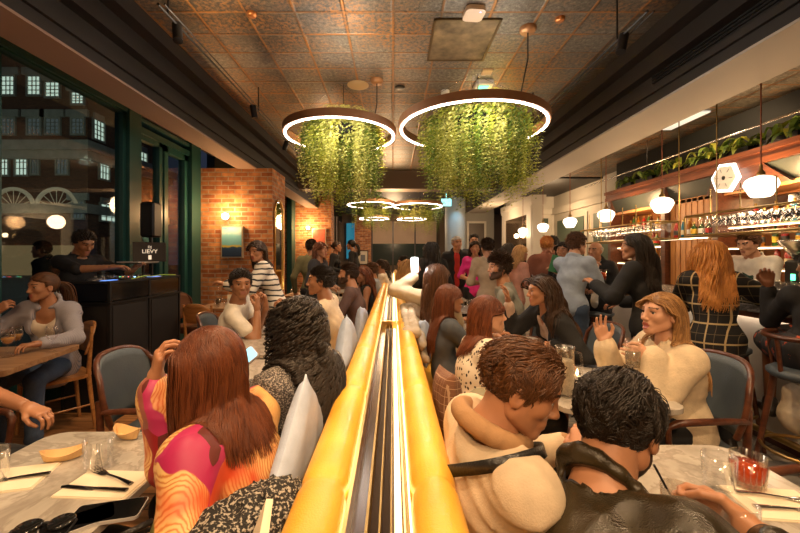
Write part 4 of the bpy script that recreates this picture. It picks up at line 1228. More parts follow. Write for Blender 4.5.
def make_hair(style, mat, HR, H, s, coll, near, parent, seed=1, hl=None, tuck=True):
    """locks growing from the scalp, kept off head and body"""
    rng = np.random.RandomState(seed)
    C = np.array([0, -.014, .030]); R = np.array([.0745, .093, .084]) * 1.02
    long_ = style in ('long', 'wavy', 'curlylong', 'pony', 'bob', 'straight')
    N = {0: 5200, 1: 3000, 2: 1300, 3: 480}[near]
    if not long_: N = int(N * 1.1)
    if style == 'curlylong': N = int(N * .24)
    i = np.arange(N) + .5
    ph = np.arccos(1 - 2 * i / N); th = np.pi * (1 + 5 ** .5) * i
    n = np.stack([np.cos(th) * np.sin(ph), np.sin(th) * np.sin(ph), np.cos(ph)], 1)
    P = C + n * R
    ax = np.abs(P[:, 0])
    line = .052 + .020 * (ax / .07) ** 2 * -1.0          # forehead hairline drops to the temples
    keep = (P[:, 2] > .066 - ax * .35) | (P[:, 1] < .028)
    keep &= (P[:, 2] > .0) | (P[:, 1] < -.012)
    keep &= (P[:, 2] > (-.045 if not long_ else -.052)) 
    if style == 'bald': keep &= (P[:, 2] < .045) & (P[:, 1] < .0)
    if style == 'thin': keep &= (P[:, 1] < .04)
    P = P[keep]; n = n[keep]; N = len(P)
    n = nrm2(n / R)
    up = HR.T @ np.array([0, 0, 1.0])      # world up in the head frame
    side = np.sign(P[:, 0] + rng.uniform(-.012, .012, N) + (.02 if style in ('bob', 'wavy') else 0))
    w = {0: .0017, 1: .0023, 2: .0040, 3: .0075}[near]
    if style in ('short', 'thin', 'bald'):
        L = rng.uniform(.018, .034, N) * (1.0 if style == 'short' else .6); steps = 5
        d = np.stack([side * .15 + rng.uniform(-.3, .3, N), -.55 + P[:, 1] * 0 + rng.uniform(-.2, .2, N), .1 - .5 * (P[:, 2] < .05)], 1)
        lift = .55
    elif style == 'quiff':
        L = rng.uniform(.028, .045, N) * (1 + 1.0 * np.clip(P[:, 2] - .06, 0, .06) / .06); steps = 6
        d = np.stack([rng.uniform(-.5, .5, N), .2 + rng.uniform(-.5, .5, N), -.1 - .6 * (P[:, 2] < .05)], 1); lift = .45
    elif style == 'curlyshort':
        L = rng.uniform(.05, .085, N); steps = 12
        d = np.stack([side * .5 + rng.uniform(-.4, .4, N), .15 + rng.uniform(-.6, .5, N), -.3 + rng.uniform(-.3, .1, N)], 1); lift = .7
    elif style == 'medium':
        L = rng.uniform(.035, .055, N) * (1 + .35 * np.clip(P[:, 2], 0, .08) / .08); steps = 8
        sw = np.sin(P[:, 0] * 60 + P[:, 1] * 45 + P[:, 2] * 30) * .5
        d = np.stack([.35 + sw * .8 + rng.uniform(-.2, .2, N), -.35 + sw + rng.uniform(-.2, .2, N), -.25 + 0 * side], 1); lift = .22
    elif style == 'pony' or style == 'bun':
        L = rng.uniform(.12, .17, N); steps = 10
        tgt = np.array([0, -.105, .012]); d = nrm2(tgt - P) ; lift = .05
    else:
        L = rng.uniform(.85, 1.08, N) * {'bob': .26, 'long': .44, 'straight': .46, 'wavy': .44, 'curlylong': .50}[style] * (hl or 1); steps = 26 if near < 2 else 14
        wf_ = np.clip((P[:, 1] + .05) / .10, 0, 1)
        d = np.stack([side * .85 * wf_ + P[:, 0] * 4, -.62 - .3 * (1 - wf_), .1 - .6 * (1 - wf_)], 1); lift = .22
    d = nrm2(d - n * (d * n).sum(1)[:, None] + n * lift)
    step = L / steps
    pts = [P.copy()]; p = P.copy()
    phase = rng.uniform(0, 6.28, N)
    gr = -up
    for k in range(steps):
        f = k / steps
        if long_ and style != 'pony':
            g = .16 + .5 * min(1, k / 5); d = nrm2(d * (1 - g * .8) + gr * g)
        elif style in ('medium',):
            cph = np.round(P[:, 0] * 45) + np.round(P[:, 1] * 45) * 1.7
            d = nrm2(d + .55 * np.stack([np.sin(cph + k * .9), np.cos(cph + k * .9), np.sin(k * .9 + cph * 1.3)], 1) + gr * .08)
            nn_ = nrm2((p - C) / R ** 2); d = nrm2(d - nn_ * ((d * nn_).sum(1) * .55)[:, None])
        elif style in ('pony', 'bun'):
            dist = np.linalg.norm(tgt - p, axis=1); d = nrm2(d * .4 + nrm2(tgt - p) * .6)
            step = np.minimum(step, dist * .5 + 1e-4)
        elif style == 'curlyshort':
            a = phase + k * 1.1; d = nrm2(d + .75 * np.stack([np.cos(a), np.sin(a), np.cos(a * .7)], 1) + n * .05)
        else: d = nrm2(d + rng.uniform(-.12, .12, (N, 3)))
        q = p + d * step[:, None]
        # keep outside the head
        for _ in range(2):
            e = (q - C) / (R * 1.0 + .004 + .010 * rng.rand(N)[:, None] * 0)
            m_ = np.linalg.norm(e, axis=1); ins = m_ < 1.0
            if ins.any(): q[ins] = C + (q[ins] - C) / m_[ins][:, None] * 1.0
            fc = np.array([0, .022, -.020]); fr = np.array([.066, .068, .085])
            if long_:
                e = (q - fc) / fr; m_ = np.linalg.norm(e, axis=1); ins = m_ < 1.0
                if ins.any():
                    q[ins] = fc + (q[ins] - fc) / m_[ins][:, None]
                # tucked behind the ears, never in front of the face
                tk = (q[:, 2] < .015) & (q[:, 1] > -.012) & tuck
                q[tk, 1] -= .6 * (q[tk, 1] + .012)
                fm = (q[:, 1] > .035) & (q[:, 2] < .055) & (np.abs(q[:, 0]) < .068)
                q[fm, 0] = np.sign(q[fm, 0] + 1e-6) * .068
        if long_ and coll is not None and k > 4:
            Wp = q @ HR.T * s + H
            dd = sdf_at(coll, Wp); ins = dd < .008
            if ins.any():
                X = Wp[ins]; eps = .004
                g = np.stack([sdf_at(coll, X + np.eye(3)[j] * eps) - sdf_at(coll, X - np.eye(3)[j] * eps) for j in range(3)], 1)
                X = X + nrm2(g) * (.009 - dd[ins])[:, None]
                q[ins] = (X - H) @ HR / s
        p = q; pts.append(p.copy())
    pts = np.stack(pts, 1)                                   # N, steps+1, 3
    K = steps + 1; f = np.linspace(0, 1, K)[None, :]
    if style == 'curlylong' and near < 2:
        K2 = 84; xo = np.linspace(0, K - 1, K2); i0 = np.minimum(xo.astype(int), K - 2); fr_ = (xo - i0)[None, :, None]
        pts = pts[:, i0] * (1 - fr_) + pts[:, i0 + 1] * fr_; K = K2; f = np.linspace(0, 1, K)[None, :]
    clump = None
    if style in ('curlylong', 'wavy', 'long', 'straight', 'bob', 'medium', 'curlyshort'):
        cs_ = {'curlylong': .020, 'curlyshort': .011, 'medium': .014}.get(style, .016)
        key = np.round(P / cs_).astype(int); _, clump = np.unique(key, axis=0, return_inverse=True); clump = clump.ravel()
        nc = clump.max() + 1; cnt = np.bincount(clump, minlength=nc).astype(float)
        mean = np.stack([np.stack([np.bincount(clump, pts[:, k, j], minlength=nc) / cnt for j in range(3)], 1) for k in range(K)], 1)
        pull = {'curlylong': .84, 'wavy': .45, 'medium': .35, 'curlyshort': .35}.get(style, .25)
        g_ = np.clip(f * 3, 0, 1)[..., None] * pull
        pts = pts * (1 - g_) + mean[clump] * g_
        phase = (np.arange(nc) * 2.4)[clump]
    if style in ('wavy', 'long', 'curlylong', 'bob', 'straight'):
        amp = {'straight': .003, 'wavy': .009, 'long': .004, 'curlylong': .015, 'bob': .006}[style]; fr = {'straight': 8, 'wavy': 14, 'long': 9, 'curlylong': 58, 'bob': 10}[style]
        if near >= 2 and style == 'curlylong': fr = 16
        a = fr * f + phase[:, None] 
        env = np.clip(f * (12 if style == 'curlylong' else 4) - .4, 0, 1)
        pts[:, :, 0] += amp * np.sin(a) * env; pts[:, :, 1] += amp * np.cos(a) * env
    T = np.gradient(pts, axis=1); T /= np.linalg.norm(T, axis=2, keepdims=True) + 1e-9
    nn = np.broadcast_to(n[:, None, :], T.shape) * (1 - f[..., None]) + (pts - C) * 8 * f[..., None]
    S = np.cross(T, nn); S /= np.linalg.norm(S, axis=2, keepdims=True) + 1e-9
    B = np.cross(S, T)
    wf = {'curlylong': 2.0, 'curlyshort': 1.25, 'short': 1.15, 'bald': .8, 'thin': .9}.get(style, 1.25)
    tap = (1 - f ** 3 * .75)[..., None] * rng.uniform(.7, 1.3, N)[:, None, None] * w * wf
    th_ = .55
    ring_ = np.stack([pts + S * tap, pts + B * tap * th_, pts - S * tap, pts - B * tap * th_], 2)   # N,K,4,3
    V = (ring_.reshape(-1, 3) @ HR.T) * s + H
    base = (np.arange(N)[:, None] * K + np.arange(K - 1)[None, :]) * 4
    Q = []
    for j in range(4):
        j2 = (j + 1) % 4
        Q.append(np.stack([base + j, base + 4 + j, base + 4 + j2, base + j2], -1).reshape(-1, 4))
    own = rng.uniform(0, .8, N)
    if clump is not None: own = .45 * own + .55 * rng.uniform(0, .95, clump.max() + 1)[clump]
    tint = np.repeat(np.clip(own[:, None] + .35 * f * (1 if style in ('wavy',) else .4), 0, 1), 4, axis=1).reshape(-1)
    Q = np.concatenate(Q); 
    # solid under-layer
    u = np.linspace(0, 2 * np.pi, 33)[:-1]; vv = np.linspace(.02, 2.35, 20)
    G = np.stack([np.outer(np.sin(vv), np.cos(u)), np.outer(np.sin(vv), np.sin(u)), np.outer(np.cos(vv), np.ones(32))], -1)
    G = C + G * (R + .0035); g = G.reshape(-1, 3)
    ii, jj = np.meshgrid(np.arange(19), np.arange(32), indexing='ij')
    qq = np.stack([ii * 32 + jj, (ii + 1) * 32 + jj, (ii + 1) * 32 + (jj + 1) % 32, ii * 32 + (jj + 1) % 32], -1).reshape(-1, 4)
    c = g[qq].mean(1); ax = np.abs(c[:, 0])
    kp = ((c[:, 2] > .072 - ax * .35) | (c[:, 1] < .022)) & ((c[:, 2] > .008) | (c[:, 1] < -.018)) & (c[:, 2] > -.045)
    if style == 'bald': kp &= (c[:, 2] < .045) & (c[:, 1] < 0)
    qq = qq[kp]
    g = (g @ HR.T) * s + H
    Q = np.concatenate([Q, qq + len(V)]); V = np.concatenate([V, g]); tint = np.concatenate([tint, np.full(len(g), .15)])
    extra = []
    o = mesh_np('hair', V, Q, mat, parent, True, None, tint)
    return o
def nrm2(a): return a / (np.linalg.norm(a, axis=-1, keepdims=True) + 1e-9)
def tail_locks(mat, HR, H, s, start, L, n, w, coll, parent, seed=0, spread=.03):
    """a pony tail: one bundle of locks from a tie"""
    rng = np.random.RandomState(seed); up = HR.T @ np.array([0, 0, 1.0])
    p = np.array(start) + rng.normal(0, .006, (n, 3)); d = nrm2(np.array([0, -.8, .3]) + rng.normal(0, .25, (n, 3)))
    pts = [p]
    for k in range(16):
        d = nrm2(d * .75 - up * .3 + rng.normal(0, .04, (n, 3))); q = p + d * (L / 16)
        Wp = q @ HR.T * s + H; dd = sdf_at(coll, Wp); ins = dd < .01
        if ins.any():
            X = Wp[ins]; g = np.stack([sdf_at(coll, X + np.eye(3)[j] * .004) - sdf_at(coll, X - np.eye(3)[j] * .004) for j in range(3)], 1)
            q[ins] = (X + nrm2(g) * (.011 - dd[ins])[:, None] - H) @ HR / s
        p = q; pts.append(p)
    pts = np.stack(pts, 1); K = 17
    T = np.gradient(pts, axis=1); T = nrm2(T); S = nrm2(np.cross(T, np.array([0, 1.0, .2]))); B = np.cross(S, T)
    f = np.linspace(0, 1, K)[None, :, None]; tp = w * (1 - f ** 2 * .8)
    V = (np.stack([pts + S * tp, pts + B * tp, pts - S * tp, pts - B * tp], 2).reshape(-1, 3) @ HR.T) * s + H
    base = (np.arange(n)[:, None] * K + np.arange(K - 1)[None, :]) * 4
    Q = np.concatenate([np.stack([base + j, base + 4 + j, base + 4 + (j + 1) % 4, base + (j + 1) % 4], -1).reshape(-1, 4) for j in range(4)])
    return mesh_np('ponytail', V, Q, mat, parent, True, None, np.repeat(rng.rand(n), K * 4))

def person(label, H, face, head=None, pitch=0, roll=0, pose='sit', seat=.46, hips=None, lean=.10, sex='f', skin='tan', hair='long', haircol='dark',
           top=None, sleeve='long', topkw=None, bottom=None, skirt=0, hem=.10, handL='lap', handR='lap', poleL=None, poleR=None, curlL=.45, curlR=.45,
           palmL=None, palmR=None, dirL=None, dirR=None, loose=.0, neck='crew', jacket=None, jopen=.0, mouth=0, beard=False, size=None, tw=0, fold=.005, seed=1,
           cols=None, fatness=1.0, collar=None, spread=.0, bare=False, group=None, name='person', hl=None, tuck=True):
    """H world head centre; face/head = world headings in degrees (0 = +x, 90 = away from the camera)"""
    H = np.array(H, float); a = math.radians(face)
    fw = np.array([math.cos(a), math.sin(a)])
    s = size or (.955 if sex == 'f' else 1.02)
    if pose == 'stand' and size is None: s = H[2] / 1.60 * (.98 if sex == 'f' else 1.0); s = min(1.12, max(.84, s))
    hx, hy = hips if hips is not None else (H[0] - fw[0] * lean, H[1] - fw[1] * lean)
    root = empty(name, (hx, hy, 0), a - math.pi / 2, label, 'person', group)
    ca, sa = math.cos(-(a - math.pi / 2)), math.sin(-(a - math.pi / 2))
    Rl = np.array([[ca, -sa, 0], [sa, ca, 0], [0, 0, 1]])
    def L(p): return Rl @ (np.array(p, float) - np.array([hx, hy, 0]))
    Hl = L(H)
    dist = math.hypot(hx, hy)
    near = 0 if dist < 1.75 else (1 if dist < 2.9 else (2 if dist < 4.6 else 3))
    hb = [.009, .011, .014, .019][near]; hh = [.0032, .004, .0055, .008][near]; hd = [.0036, .0045, .006, .0085][near]
    HR = rotm(math.radians((head if head is not None else face) - face), math.radians(pitch), math.radians(roll))
    dz = (seat + .10 if pose == 'sit' else min(.94 * s, H[2] - .66 * s))
    P = np.array([0, 0, dz])
    neckv = HR @ np.array([0, -.030, -.10])
    N = Hl + neckv * s * .9 + np.array([0, -.02, -.058]) * s
    u = nrm(N - P)
    tr = math.radians(tw)
    r0 = np.array([math.cos(tr), math.sin(tr), 0]); r = nrm(r0 - u * (r0 @ u))
    fwd = np.cross(u, r)
    TR = np.stack([r, fwd, u])
    bulge = -fwd * (.03 if pose == 'sit' else .012) * s
    C = P + (N - P) * .60 + bulge
    Sc = N - u * .055 * s
    sw = (.165 if sex == 'm' else .142) * s
    SL, SR = Sc - r * sw + fwd * .005, Sc + r * sw + fwd * .005
    fm = fatness
    wa, chh, hp = ((.118, .128, .108) if sex == 'm' else (.098, .108, .112))
    def torso(i, low=0.0):
        t = [cap(P - np.array([.055, 0, 0]) * s, P + np.array([.055, 0, 0]) * s, hp * s * fm + i, None, .05, .82, TR),
             cap(P, P + (C - P) * .85, (hp + .01) * s * fm + i, wa * s * fm + i, .05, .78, TR),
             cap(C - r * .035 * s, Sc - u * .06 * s - r * .03 * s, chh * s * fm * .88 + i, chh * .80 * s + i, .05, .74, TR),
             cap(C + r * .035 * s, Sc - u * .06 * s + r * .03 * s, chh * s * fm * .88 + i, chh * .80 * s + i, .05, .74, TR),
             cap(SL + r * .015, SR - r * .015, .050 * s + i, None, .05),
             cap(Sc - u * .02, N + u * .02 * s, .075 * s + i, .052 * s + i * .6, .04)]
        if sex == 'f':
            for q in (-1, 1): t.append(ell(C + (N - C) * .15 + fwd * (.070 * s) + r * q * .062 * s, np.array([.058, .055, .06]) * s + i, .035, TR))
        return t
    ua, fa = .285 * s, .25 * s
    def target(spec, sg, S):
        if spec == 'lap': return np.array([sg * .09, .30, seat + .17])
        if spec == 'table': return np.array([sg * .13, .40, .79])
        if spec == 'down': return S + np.array([sg * .07, .05, -.49 * s])
        if spec == 'waist': return P + np.array([sg * .10, .24, .16])
        if spec == 'chest': return C + np.array([sg * .06, .24, .03])
        if spec == 'chin': return Hl + np.array([sg * .04, .09, -.16])
        return L(spec)
    arms = {}
    for sg, S, spec, pole, curl, palm, dr in ((-1, SL, handL, poleL, curlL, palmL, dirL), (1, SR, handR, poleR, curlR, palmR, dirR)):
        T = target(spec, sg, S)
        pl = (Rl @ np.array(pole, float)) if pole is not None else np.array([sg * .5, -.35, -.8])
        Eb, Wr = ik(S, T, ua, fa, pl)
        arms[sg] = (S, Eb, Wr, curl, palm, dr)
    def armp(i, t0, i2=None, puff=0):
        o = []
        for sg in (-1, 1):
            S, Eb, Wr = arms[sg][:3]
            i2_ = i if i2 is None else i2
            if t0 <= 1:
                e = S + (Eb - S) * t0; o.append(cap(S, e, .050 * s + i, .043 * s + i2_ + .004, .022))
            else:
                o.append(cap(S, Eb, .050 * s + i, .040 * s + i + puff * .3, .038))
                e = Eb + (Wr - Eb) * (t0 - 1); o.append(cap(Eb, e, .040 * s + i + puff * .3, .028 * s + i2_ + puff * .5, .018))
        return o
    # legs
    legs = {}
    for sg in (-1, 1):
        hip = P + np.array([sg * .085 * s, .0, -.02])
        if pose == 'sit':
            kn = np.array([sg * .11, .43 * s, seat + .075]); an = np.array([sg * .11, .40 * s + .05, max(.09, seat - .37)])
        else:
            kn = np.array([sg * .09 * s, .035, .50 * s * dz / (.94 * s)]); an = np.array([sg * .105 * s, -.015 + .05 * sg, .085])
        legs[sg] = (hip, kn, an)
    def legp(i, i2=None, t1=1.0):
        o = []
        for sg in (-1, 1):
            hip, kn, an = legs[sg]
            o += [cap(hip, kn, .080 * s * fm + i, .055 * s + i, .04), cap(kn, kn + (an - kn) * t1, .054 * s + i, .034 * s + (i if i2 is None else i2), .025)]
        return o
    hidden_legs = False
    # body: one continuous skin
    body = torso(-.004) + armp(0, 2.0) + legp(-.004)
    body.append(cap(N - u * .03 * s, Hl + HR @ np.array([0, -.018, -.045]) * s, .052 * s * (1.1 if sex == 'm' else .92), .050 * s * (1.1 if sex == 'm' else .92), .03))
    for sg in (-1, 1):
        an = legs[sg][2]; body.append(cap(an + np.array([0, -.02, -.045]), an + np.array([sg * .02, .13, -.055]), .034, .024, .02))
    V, Q = field_mesh(body, hb)
    parts = [(V, Q, np.zeros(len(Q), int))]
    hv, hq, hm = head_mesh(sex, hh, mouth, beard)
    hv2 = (hv @ HR.T) * s + Hl
    parts.append((hv2, hq, hm))
    hands_world = {}
    for sg in (-1, 1):
        S, Eb, Wr, curl, palm, dr = arms[sg]
        d = nrm(Wr - Eb) if dr is None else nrm(Rl @ np.array(dr, float))
        up = np.array([0, 0, 1.0]) if palm is None else Rl @ np.array(palm, float)
        z = up - d * (up @ d)
        if np.linalg.norm(z) < .1: z = np.array([sg * .3, 1, 0]) - d * (d @ np.array([sg * .3, 1, 0]))
        z = nrm(z); x = np.cross(d, z)
        hv_, hq_ = hand_mesh(curl, hd, spread)
        hs = s * (1.0 if sex == 'm' else .94)
        v = hv_.copy(); q = hq_
        if sg < 0: v[:, 0] *= -1; q = q[:, ::-1]
        parts.append((v @ np.stack([x, d, z]) * hs + Wr + d * .018, q, np.zeros(len(q), int)))
    off = 0; VV = []; QQ = []; MM = []
    for v, q, m in parts: VV.append(v); QQ.append(q + off); MM.append(m); off += len(v)
    sk = SKIN[skin]
    mesh_np('body', np.concatenate(VV), np.concatenate(QQ), [sk, LIP if sex == 'f' else LIPM, BROW, BEARD], root, True, np.concatenate(MM))
    if near <= 2:
        for q in (-1, 1):
            e = MB(); c = Vector(HR @ np.array([q * .0315, .0672, .0060]) * s + Hl)
            Rm = Matrix([list(HR[i]) for i in range(3)]).to_4x4()
            # lathe about local y: build prof along z then rotate
            rot = Matrix.Translation(c) @ Rm @ Matrix.Rotation(-math.pi / 2, 4, 'X')
            pr = [(.0122 * s * math.sin(math.pi * k / 12), .0122 * s * -math.cos(math.pi * k / 12)) for k in range(13)]
            for k in range(12):
                e.lathe([pr[k], pr[k + 1]], 14, mi=1 if k >= 9 else 0, mat=rot)
            e.build('eye', [EYEW, IRIS], root)
    # clothes
    if top is not None:
        i = .011 + loose * .28
        t1 = {'long': 1.93, 'elbow': 1.05, 'short': .55, 'none': .02, 'three': 1.5}[sleeve]
        g = torso(i)
        hd_ = P - u * hem + np.array([0, 0, 0])
        if hem > .12:
            g.append(cap(P + u * .02, P - np.array([0, 0, hem]) if pose == 'stand' else P - u * .06, hp * s * fm + i + .012, hp * s * fm + i + .03, .05, .85, TR))
        if sleeve != 'none': g += armp(i + loose * .1, t1, i, loose * .5)
        g.append(cap(N - u * .03 * s, Hl + HR @ np.array([0, -.018, -.045]) * s, .052 * s * (1.1 if sex == 'm' else .92) + i, None, .03))
        g.append(cap(N + nrm(Hl - N) * .020 * s, Hl + nrm(Hl - N) * .1, .074 * s, .12 * s, .006, op='-'))
        # neckline
        cr = .055 * s
        pass
        if neck == 'v': g.append(cap(N + fwd * .06 * s, N - u * .15 * s + fwd * .125 * s, .045 * s, .015 * s, .006, op='-'))
        if neck == 'scoop': g.append(ell(N - u * .055 * s + fwd * .075 * s, np.array([.082, .07, .085]) * s, .006, TR, '-'))
        if collar:
            n_ = 10
            for k in range(n_):
                a0, a1 = [2 * math.pi * (.06 + .88 * (k + j) / n_) + math.pi / 2 for j in (0, 1)]
                pp = [N + (r * math.cos(b) * .070 + fwd * (math.sin(b) * .066 + .012) + u * (.012 - .022 * math.sin(b))) * s for b in (a0, a1)]
                g.append(cap(pp[0], pp[1], .014, .014, .012))
        V, Q = field_mesh(g, hb, folds(fold, seed))
        mesh_np('top', V, Q, top, root)
    if jacket is not None:
        i = .026 + loose * .4
        g = torso(i) + armp(i * .8 + loose * .2, 1.90, i * .6, loose * .4)
        if hem > .1: g.append(cap(P + u * .02, P - (np.array([0, 0, hem]) if pose == 'stand' else u * .06), hp * s * fm + i + .01, hp * s * fm + i + .025, .05, .85, TR))
        g.append(cap(N - u * .03 * s, Hl + HR @ np.array([0, -.018, -.045]) * s, .052 * s * (1.1 if sex == 'm' else .92) + .014, None, .03))
        g.append(cap(N + nrm(Hl - N) * .034 * s, Hl + nrm(Hl - N) * .1, .082 * s, .15 * s, .006, op='-'))
        if jopen:
            g.append(cap(N + fwd * .09 * s, P - u * .1 + fwd * .16 * s, jopen * .8, jopen, .01, op='-'))
        n_ = 10
        for k in range(n_):
            a0, a1 = [2 * math.pi * (.09 + .82 * (k + j) / n_) + math.pi / 2 for j in (0, 1)]
            pp = [N + (r * math.cos(b) * .074 + fwd * (math.sin(b) * .066 + .006) + u * (.024 - .044 * math.sin(b))) * s for b in (a0, a1)]
            g.append(cap(pp[0], pp[1], .019, .019, .014))
        V, Q = field_mesh(g, hb, folds(fold * 1.5, seed + 5, 1.25))
        mesh_np('jacket', V, Q, jacket, root)
    if bottom is not None:
        if skirt:
            g = [cap(P - np.array([.04, 0, 0]), P + np.array([.04, 0, 0]), hp * s * fm + .012, None, .05, .85, TR)]
            if pose == 'sit':
                for sg in (-1, 1):
                    hip, kn, an = legs[sg]; g.append(cap(hip, kn, .10, .09, .08))
                g.append(cap((legs[-1][1] + legs[1][1]) / 2, (legs[-1][2] + legs[1][2]) / 2 + np.array([0, 0, .6 - skirt * .5]), .12, .13, .06))
            else: g.append(cap(P, (0, .01, max(.12, dz - skirt)), hp * s + .015, hp * s + .05, .05, .8, TR))
            V, Q = field_mesh(g, hb, folds(.008, seed + 2)); mesh_np('skirt', V, Q, bottom, root)
        else:
            g = [cap(P - np.array([.055, 0, 0]) * s, P + np.array([.055, 0, 0]) * s, hp * s * fm + .004, None, .05, .84, TR)] + legp(.008, .018, .93)
            V, Q = field_mesh(g, hb, folds(.004, seed + 3)); mesh_np('trousers', V, Q, bottom, root)
    for sg in (-1, 1):
        an = legs[sg][2]
        g = [cap(an + np.array([0, -.03, -.040]), an + np.array([sg * .02, .14, -.052]), .040, .030, .02), cap(an + np.array([0, -.01, .02]), an + np.array([0, -.02, -.04]), .042, .042, .02)]
        V, Q = field_mesh(g, max(hb, .010)); mesh_np('shoe', V, Q, SHOE, root)
    coll = torso(.020 if jacket is None else .036) + armp(.018, 1.0)
    if hair:
        make_hair(hair, HAIRM[haircol], HR, Hl, s, coll, near, root, seed, hl, tuck)
        if hair == 'pony': tail_locks(HAIRM[haircol], HR, Hl, s, (0, -.105, .012), .30, 90, .0035, coll, root, seed)
        if hair == 'bun':
            V, Q = field_mesh([ell((0, -.115, .02), (.036, .032, .036), .01)], .006, folds(.004, seed, 3))
            mesh_np('hair_bun', V @ HR.T * s + Hl, Q, HAIRM[haircol], root, True, None, np.full(len(V), .4))
    root['_near'] = near
    del root['_near']
    info = dict(root=root, arms=arms, HR=HR, Hl=Hl, N=N, P=P, C=C, u=u, r=r, fwd=fwd, s=s, L=L, TR=TR, torso=torso, armp=armp, hb=hb, Sc=Sc, SL=SL, SR=SR)
    def toworld(p): return (Rl.T @ np.array(p)) + np.array([hx, hy, 0])
    info['W'] = toworld
    return info
SHOE = M('dark_shoe', (.02, .015, .012), .4)
# ---------------------------------------------------------------- garment materials
def fabric(name, col, rough=.85, var=.12, vs=18, bmp=.25, bs=220, **kw): return M(name, col, rough, var=var, vs=vs, bmp=bmp, bs=bs, **kw)
def m_stripes(name, c1, c2, freq, axis=2, duty=.35, warp=.0, rot=(0, 0, 0)):
    m, nt, b = new_mat(name)
    s = nd(nt, 'ShaderNodeSeparateXYZ', {0: obco(nt, rot=rot)})
    n = nd(nt, 'ShaderNodeTexNoise', {'Vector': obco(nt), 'Scale': 6.0})
    a = nd(nt, 'ShaderNodeMath', {0: n.outputs[0], 1: warp, 2: s.outputs[axis]}, operation='MULTIPLY_ADD')
    w = nd(nt, 'ShaderNodeMath', {0: a, 1: freq}, operation='MULTIPLY'); fr = nd(nt, 'ShaderNodeMath', {0: w}, operation='FRACT')
    lt = nd(nt, 'ShaderNodeMath', {0: fr, 1: duty}, operation='LESS_THAN')
    nt.links.new(mix(nt, lt.outputs[0], c1, c2), b.inputs['Base Color']); b.inputs['Roughness'].default_value = .85
    return m
def m_plaid(name, base, line, freq=9):
    m, nt, b = new_mat(name)
    s = nd(nt, 'ShaderNodeSeparateXYZ', {0: obco(nt)})
    h = nd(nt, 'ShaderNodeMath', {0: s.outputs[0], 1: s.outputs[1]}, operation='SUBTRACT')
    fs = []
    for src, f, w in ((h.outputs[0], freq, .085), (s.outputs[2], freq, .085), (h.outputs[0], freq * 2, .06), (s.outputs[2], freq * 2, .06)):
        x = nd(nt, 'ShaderNodeMath', {0: src, 1: float(f)}, operation='MULTIPLY'); y = nd(nt, 'ShaderNodeMath', {0: x}, operation='FRACT')
        fs.append(nd(nt, 'ShaderNodeMath', {0: y, 1: w}, operation='LESS_THAN'))
    a = nd(nt, 'ShaderNodeMath', {0: fs[0], 1: fs[1]}, operation='MAXIMUM')
    c = nd(nt, 'ShaderNodeMath', {0: fs[2], 1: fs[3]}, operation='MAXIMUM'); c2 = nd(nt, 'ShaderNodeMath', {0: c, 1: .25}, operation='MULTIPLY')
    d = nd(nt, 'ShaderNodeMath', {0: a, 1: c2}, operation='MAXIMUM')
    nt.links.new(mix(nt, d.outputs[0], base, line), b.inputs['Base Color']); b.inputs['Roughness'].default_value = .9
    return m
def m_spots(name, base, spot_, sc=38, th=.42, stretch=(1, 1, .7)):
    m, nt, b = new_mat(name)
    v = nd(nt, 'ShaderNodeTexVoronoi', {'Vector': obco(nt, stretch), 'Scale': float(sc), 'Randomness': .9})
    n = nd(nt, 'ShaderNodeTexNoise', {'Vector': obco(nt), 'Scale': 60.0})
    a = nd(nt, 'ShaderNodeMath', {0: n.outputs[0], 1: .5, 2: v.outputs['Distance']}, operation='MULTIPLY_ADD')
    lt = nd(nt, 'ShaderNodeMath', {0: a, 1: th + .17}, operation='LESS_THAN')
    nt.links.new(mix(nt, lt.outputs[0], base, spot_), b.inputs['Base Color']); b.inputs['Roughness'].default_value = .7
    return m
def m_kimono():
    """large orange veined blossoms over magenta and dark red cloth"""
    m, nt, b = new_mat('blossom_print')
    co0 = obco(nt, loc=(.07, .02, .11)); nz = nd(nt, 'ShaderNodeTexNoise', {'Vector': co0, 'Scale': 5.0, 'Detail': 1.0})
    co = nd(nt, 'ShaderNodeVectorMath', {0: nz.outputs['Color'], 1: (.16, .16, .16), 2: co0}, operation='MULTIPLY_ADD')
    v = nd(nt, 'ShaderNodeTexVoronoi', {'Vector': co, 'Scale': 5.2, 'Randomness': .9})
    dv = nd(nt, 'ShaderNodeTexNoise', {'Vector': co, 'Scale': 5.0, 'Detail': 3.0})
    vein = nd(nt, 'ShaderNodeTexWave', {'Vector': co, 'Scale': 45.0, 'Distortion': 5.0, 'Detail': 2.0, 'Detail Scale': .8})
    s = nd(nt, 'ShaderNodeSeparateColor', {0: v.outputs['Color']})
    ground = ramp(nt, s.outputs[0], [(0, (.30, .012, .015)), (.25, (.42, .02, .10)), (.45, (.12, .02, .015)), (.6, (.32, .10, .07)), (.82, (.46, .03, .12))], 'CONSTANT')
    petal = ramp(nt, vein.outputs[0], [(.05, (.55, .20, .05)), (.3, (.68, .36, .11)), (.75, (.78, .50, .20))])
    red = ramp(nt, dv.outputs[0], [(.35, (0, 0, 0)), (.5, (1, 1, 1))])
    dd = nd(nt, 'ShaderNodeMath', {0: dv.outputs[0], 1: .55, 2: v.outputs['Distance']}, operation='MULTIPLY_ADD')
    g = ramp(nt, dd.outputs[0], [(.90, (1, 1, 1)), (.915, (0, 0, 0))])
    ps = mix(nt, red.outputs[0], (.62, .07, .02), petal.outputs[0])
    c = mix(nt, g.outputs[0], ground.outputs[0], ps)
    core = ramp(nt, v.outputs['Distance'], [(.13, (1, 1, 1)), (.15, (0, 0, 0))])
    c = mix(nt, core.outputs[0], c, (.12, .12, .03))
    nt.links.new(c, b.inputs['Base Color']); b.inputs['Roughness'].default_value = .5
    return m
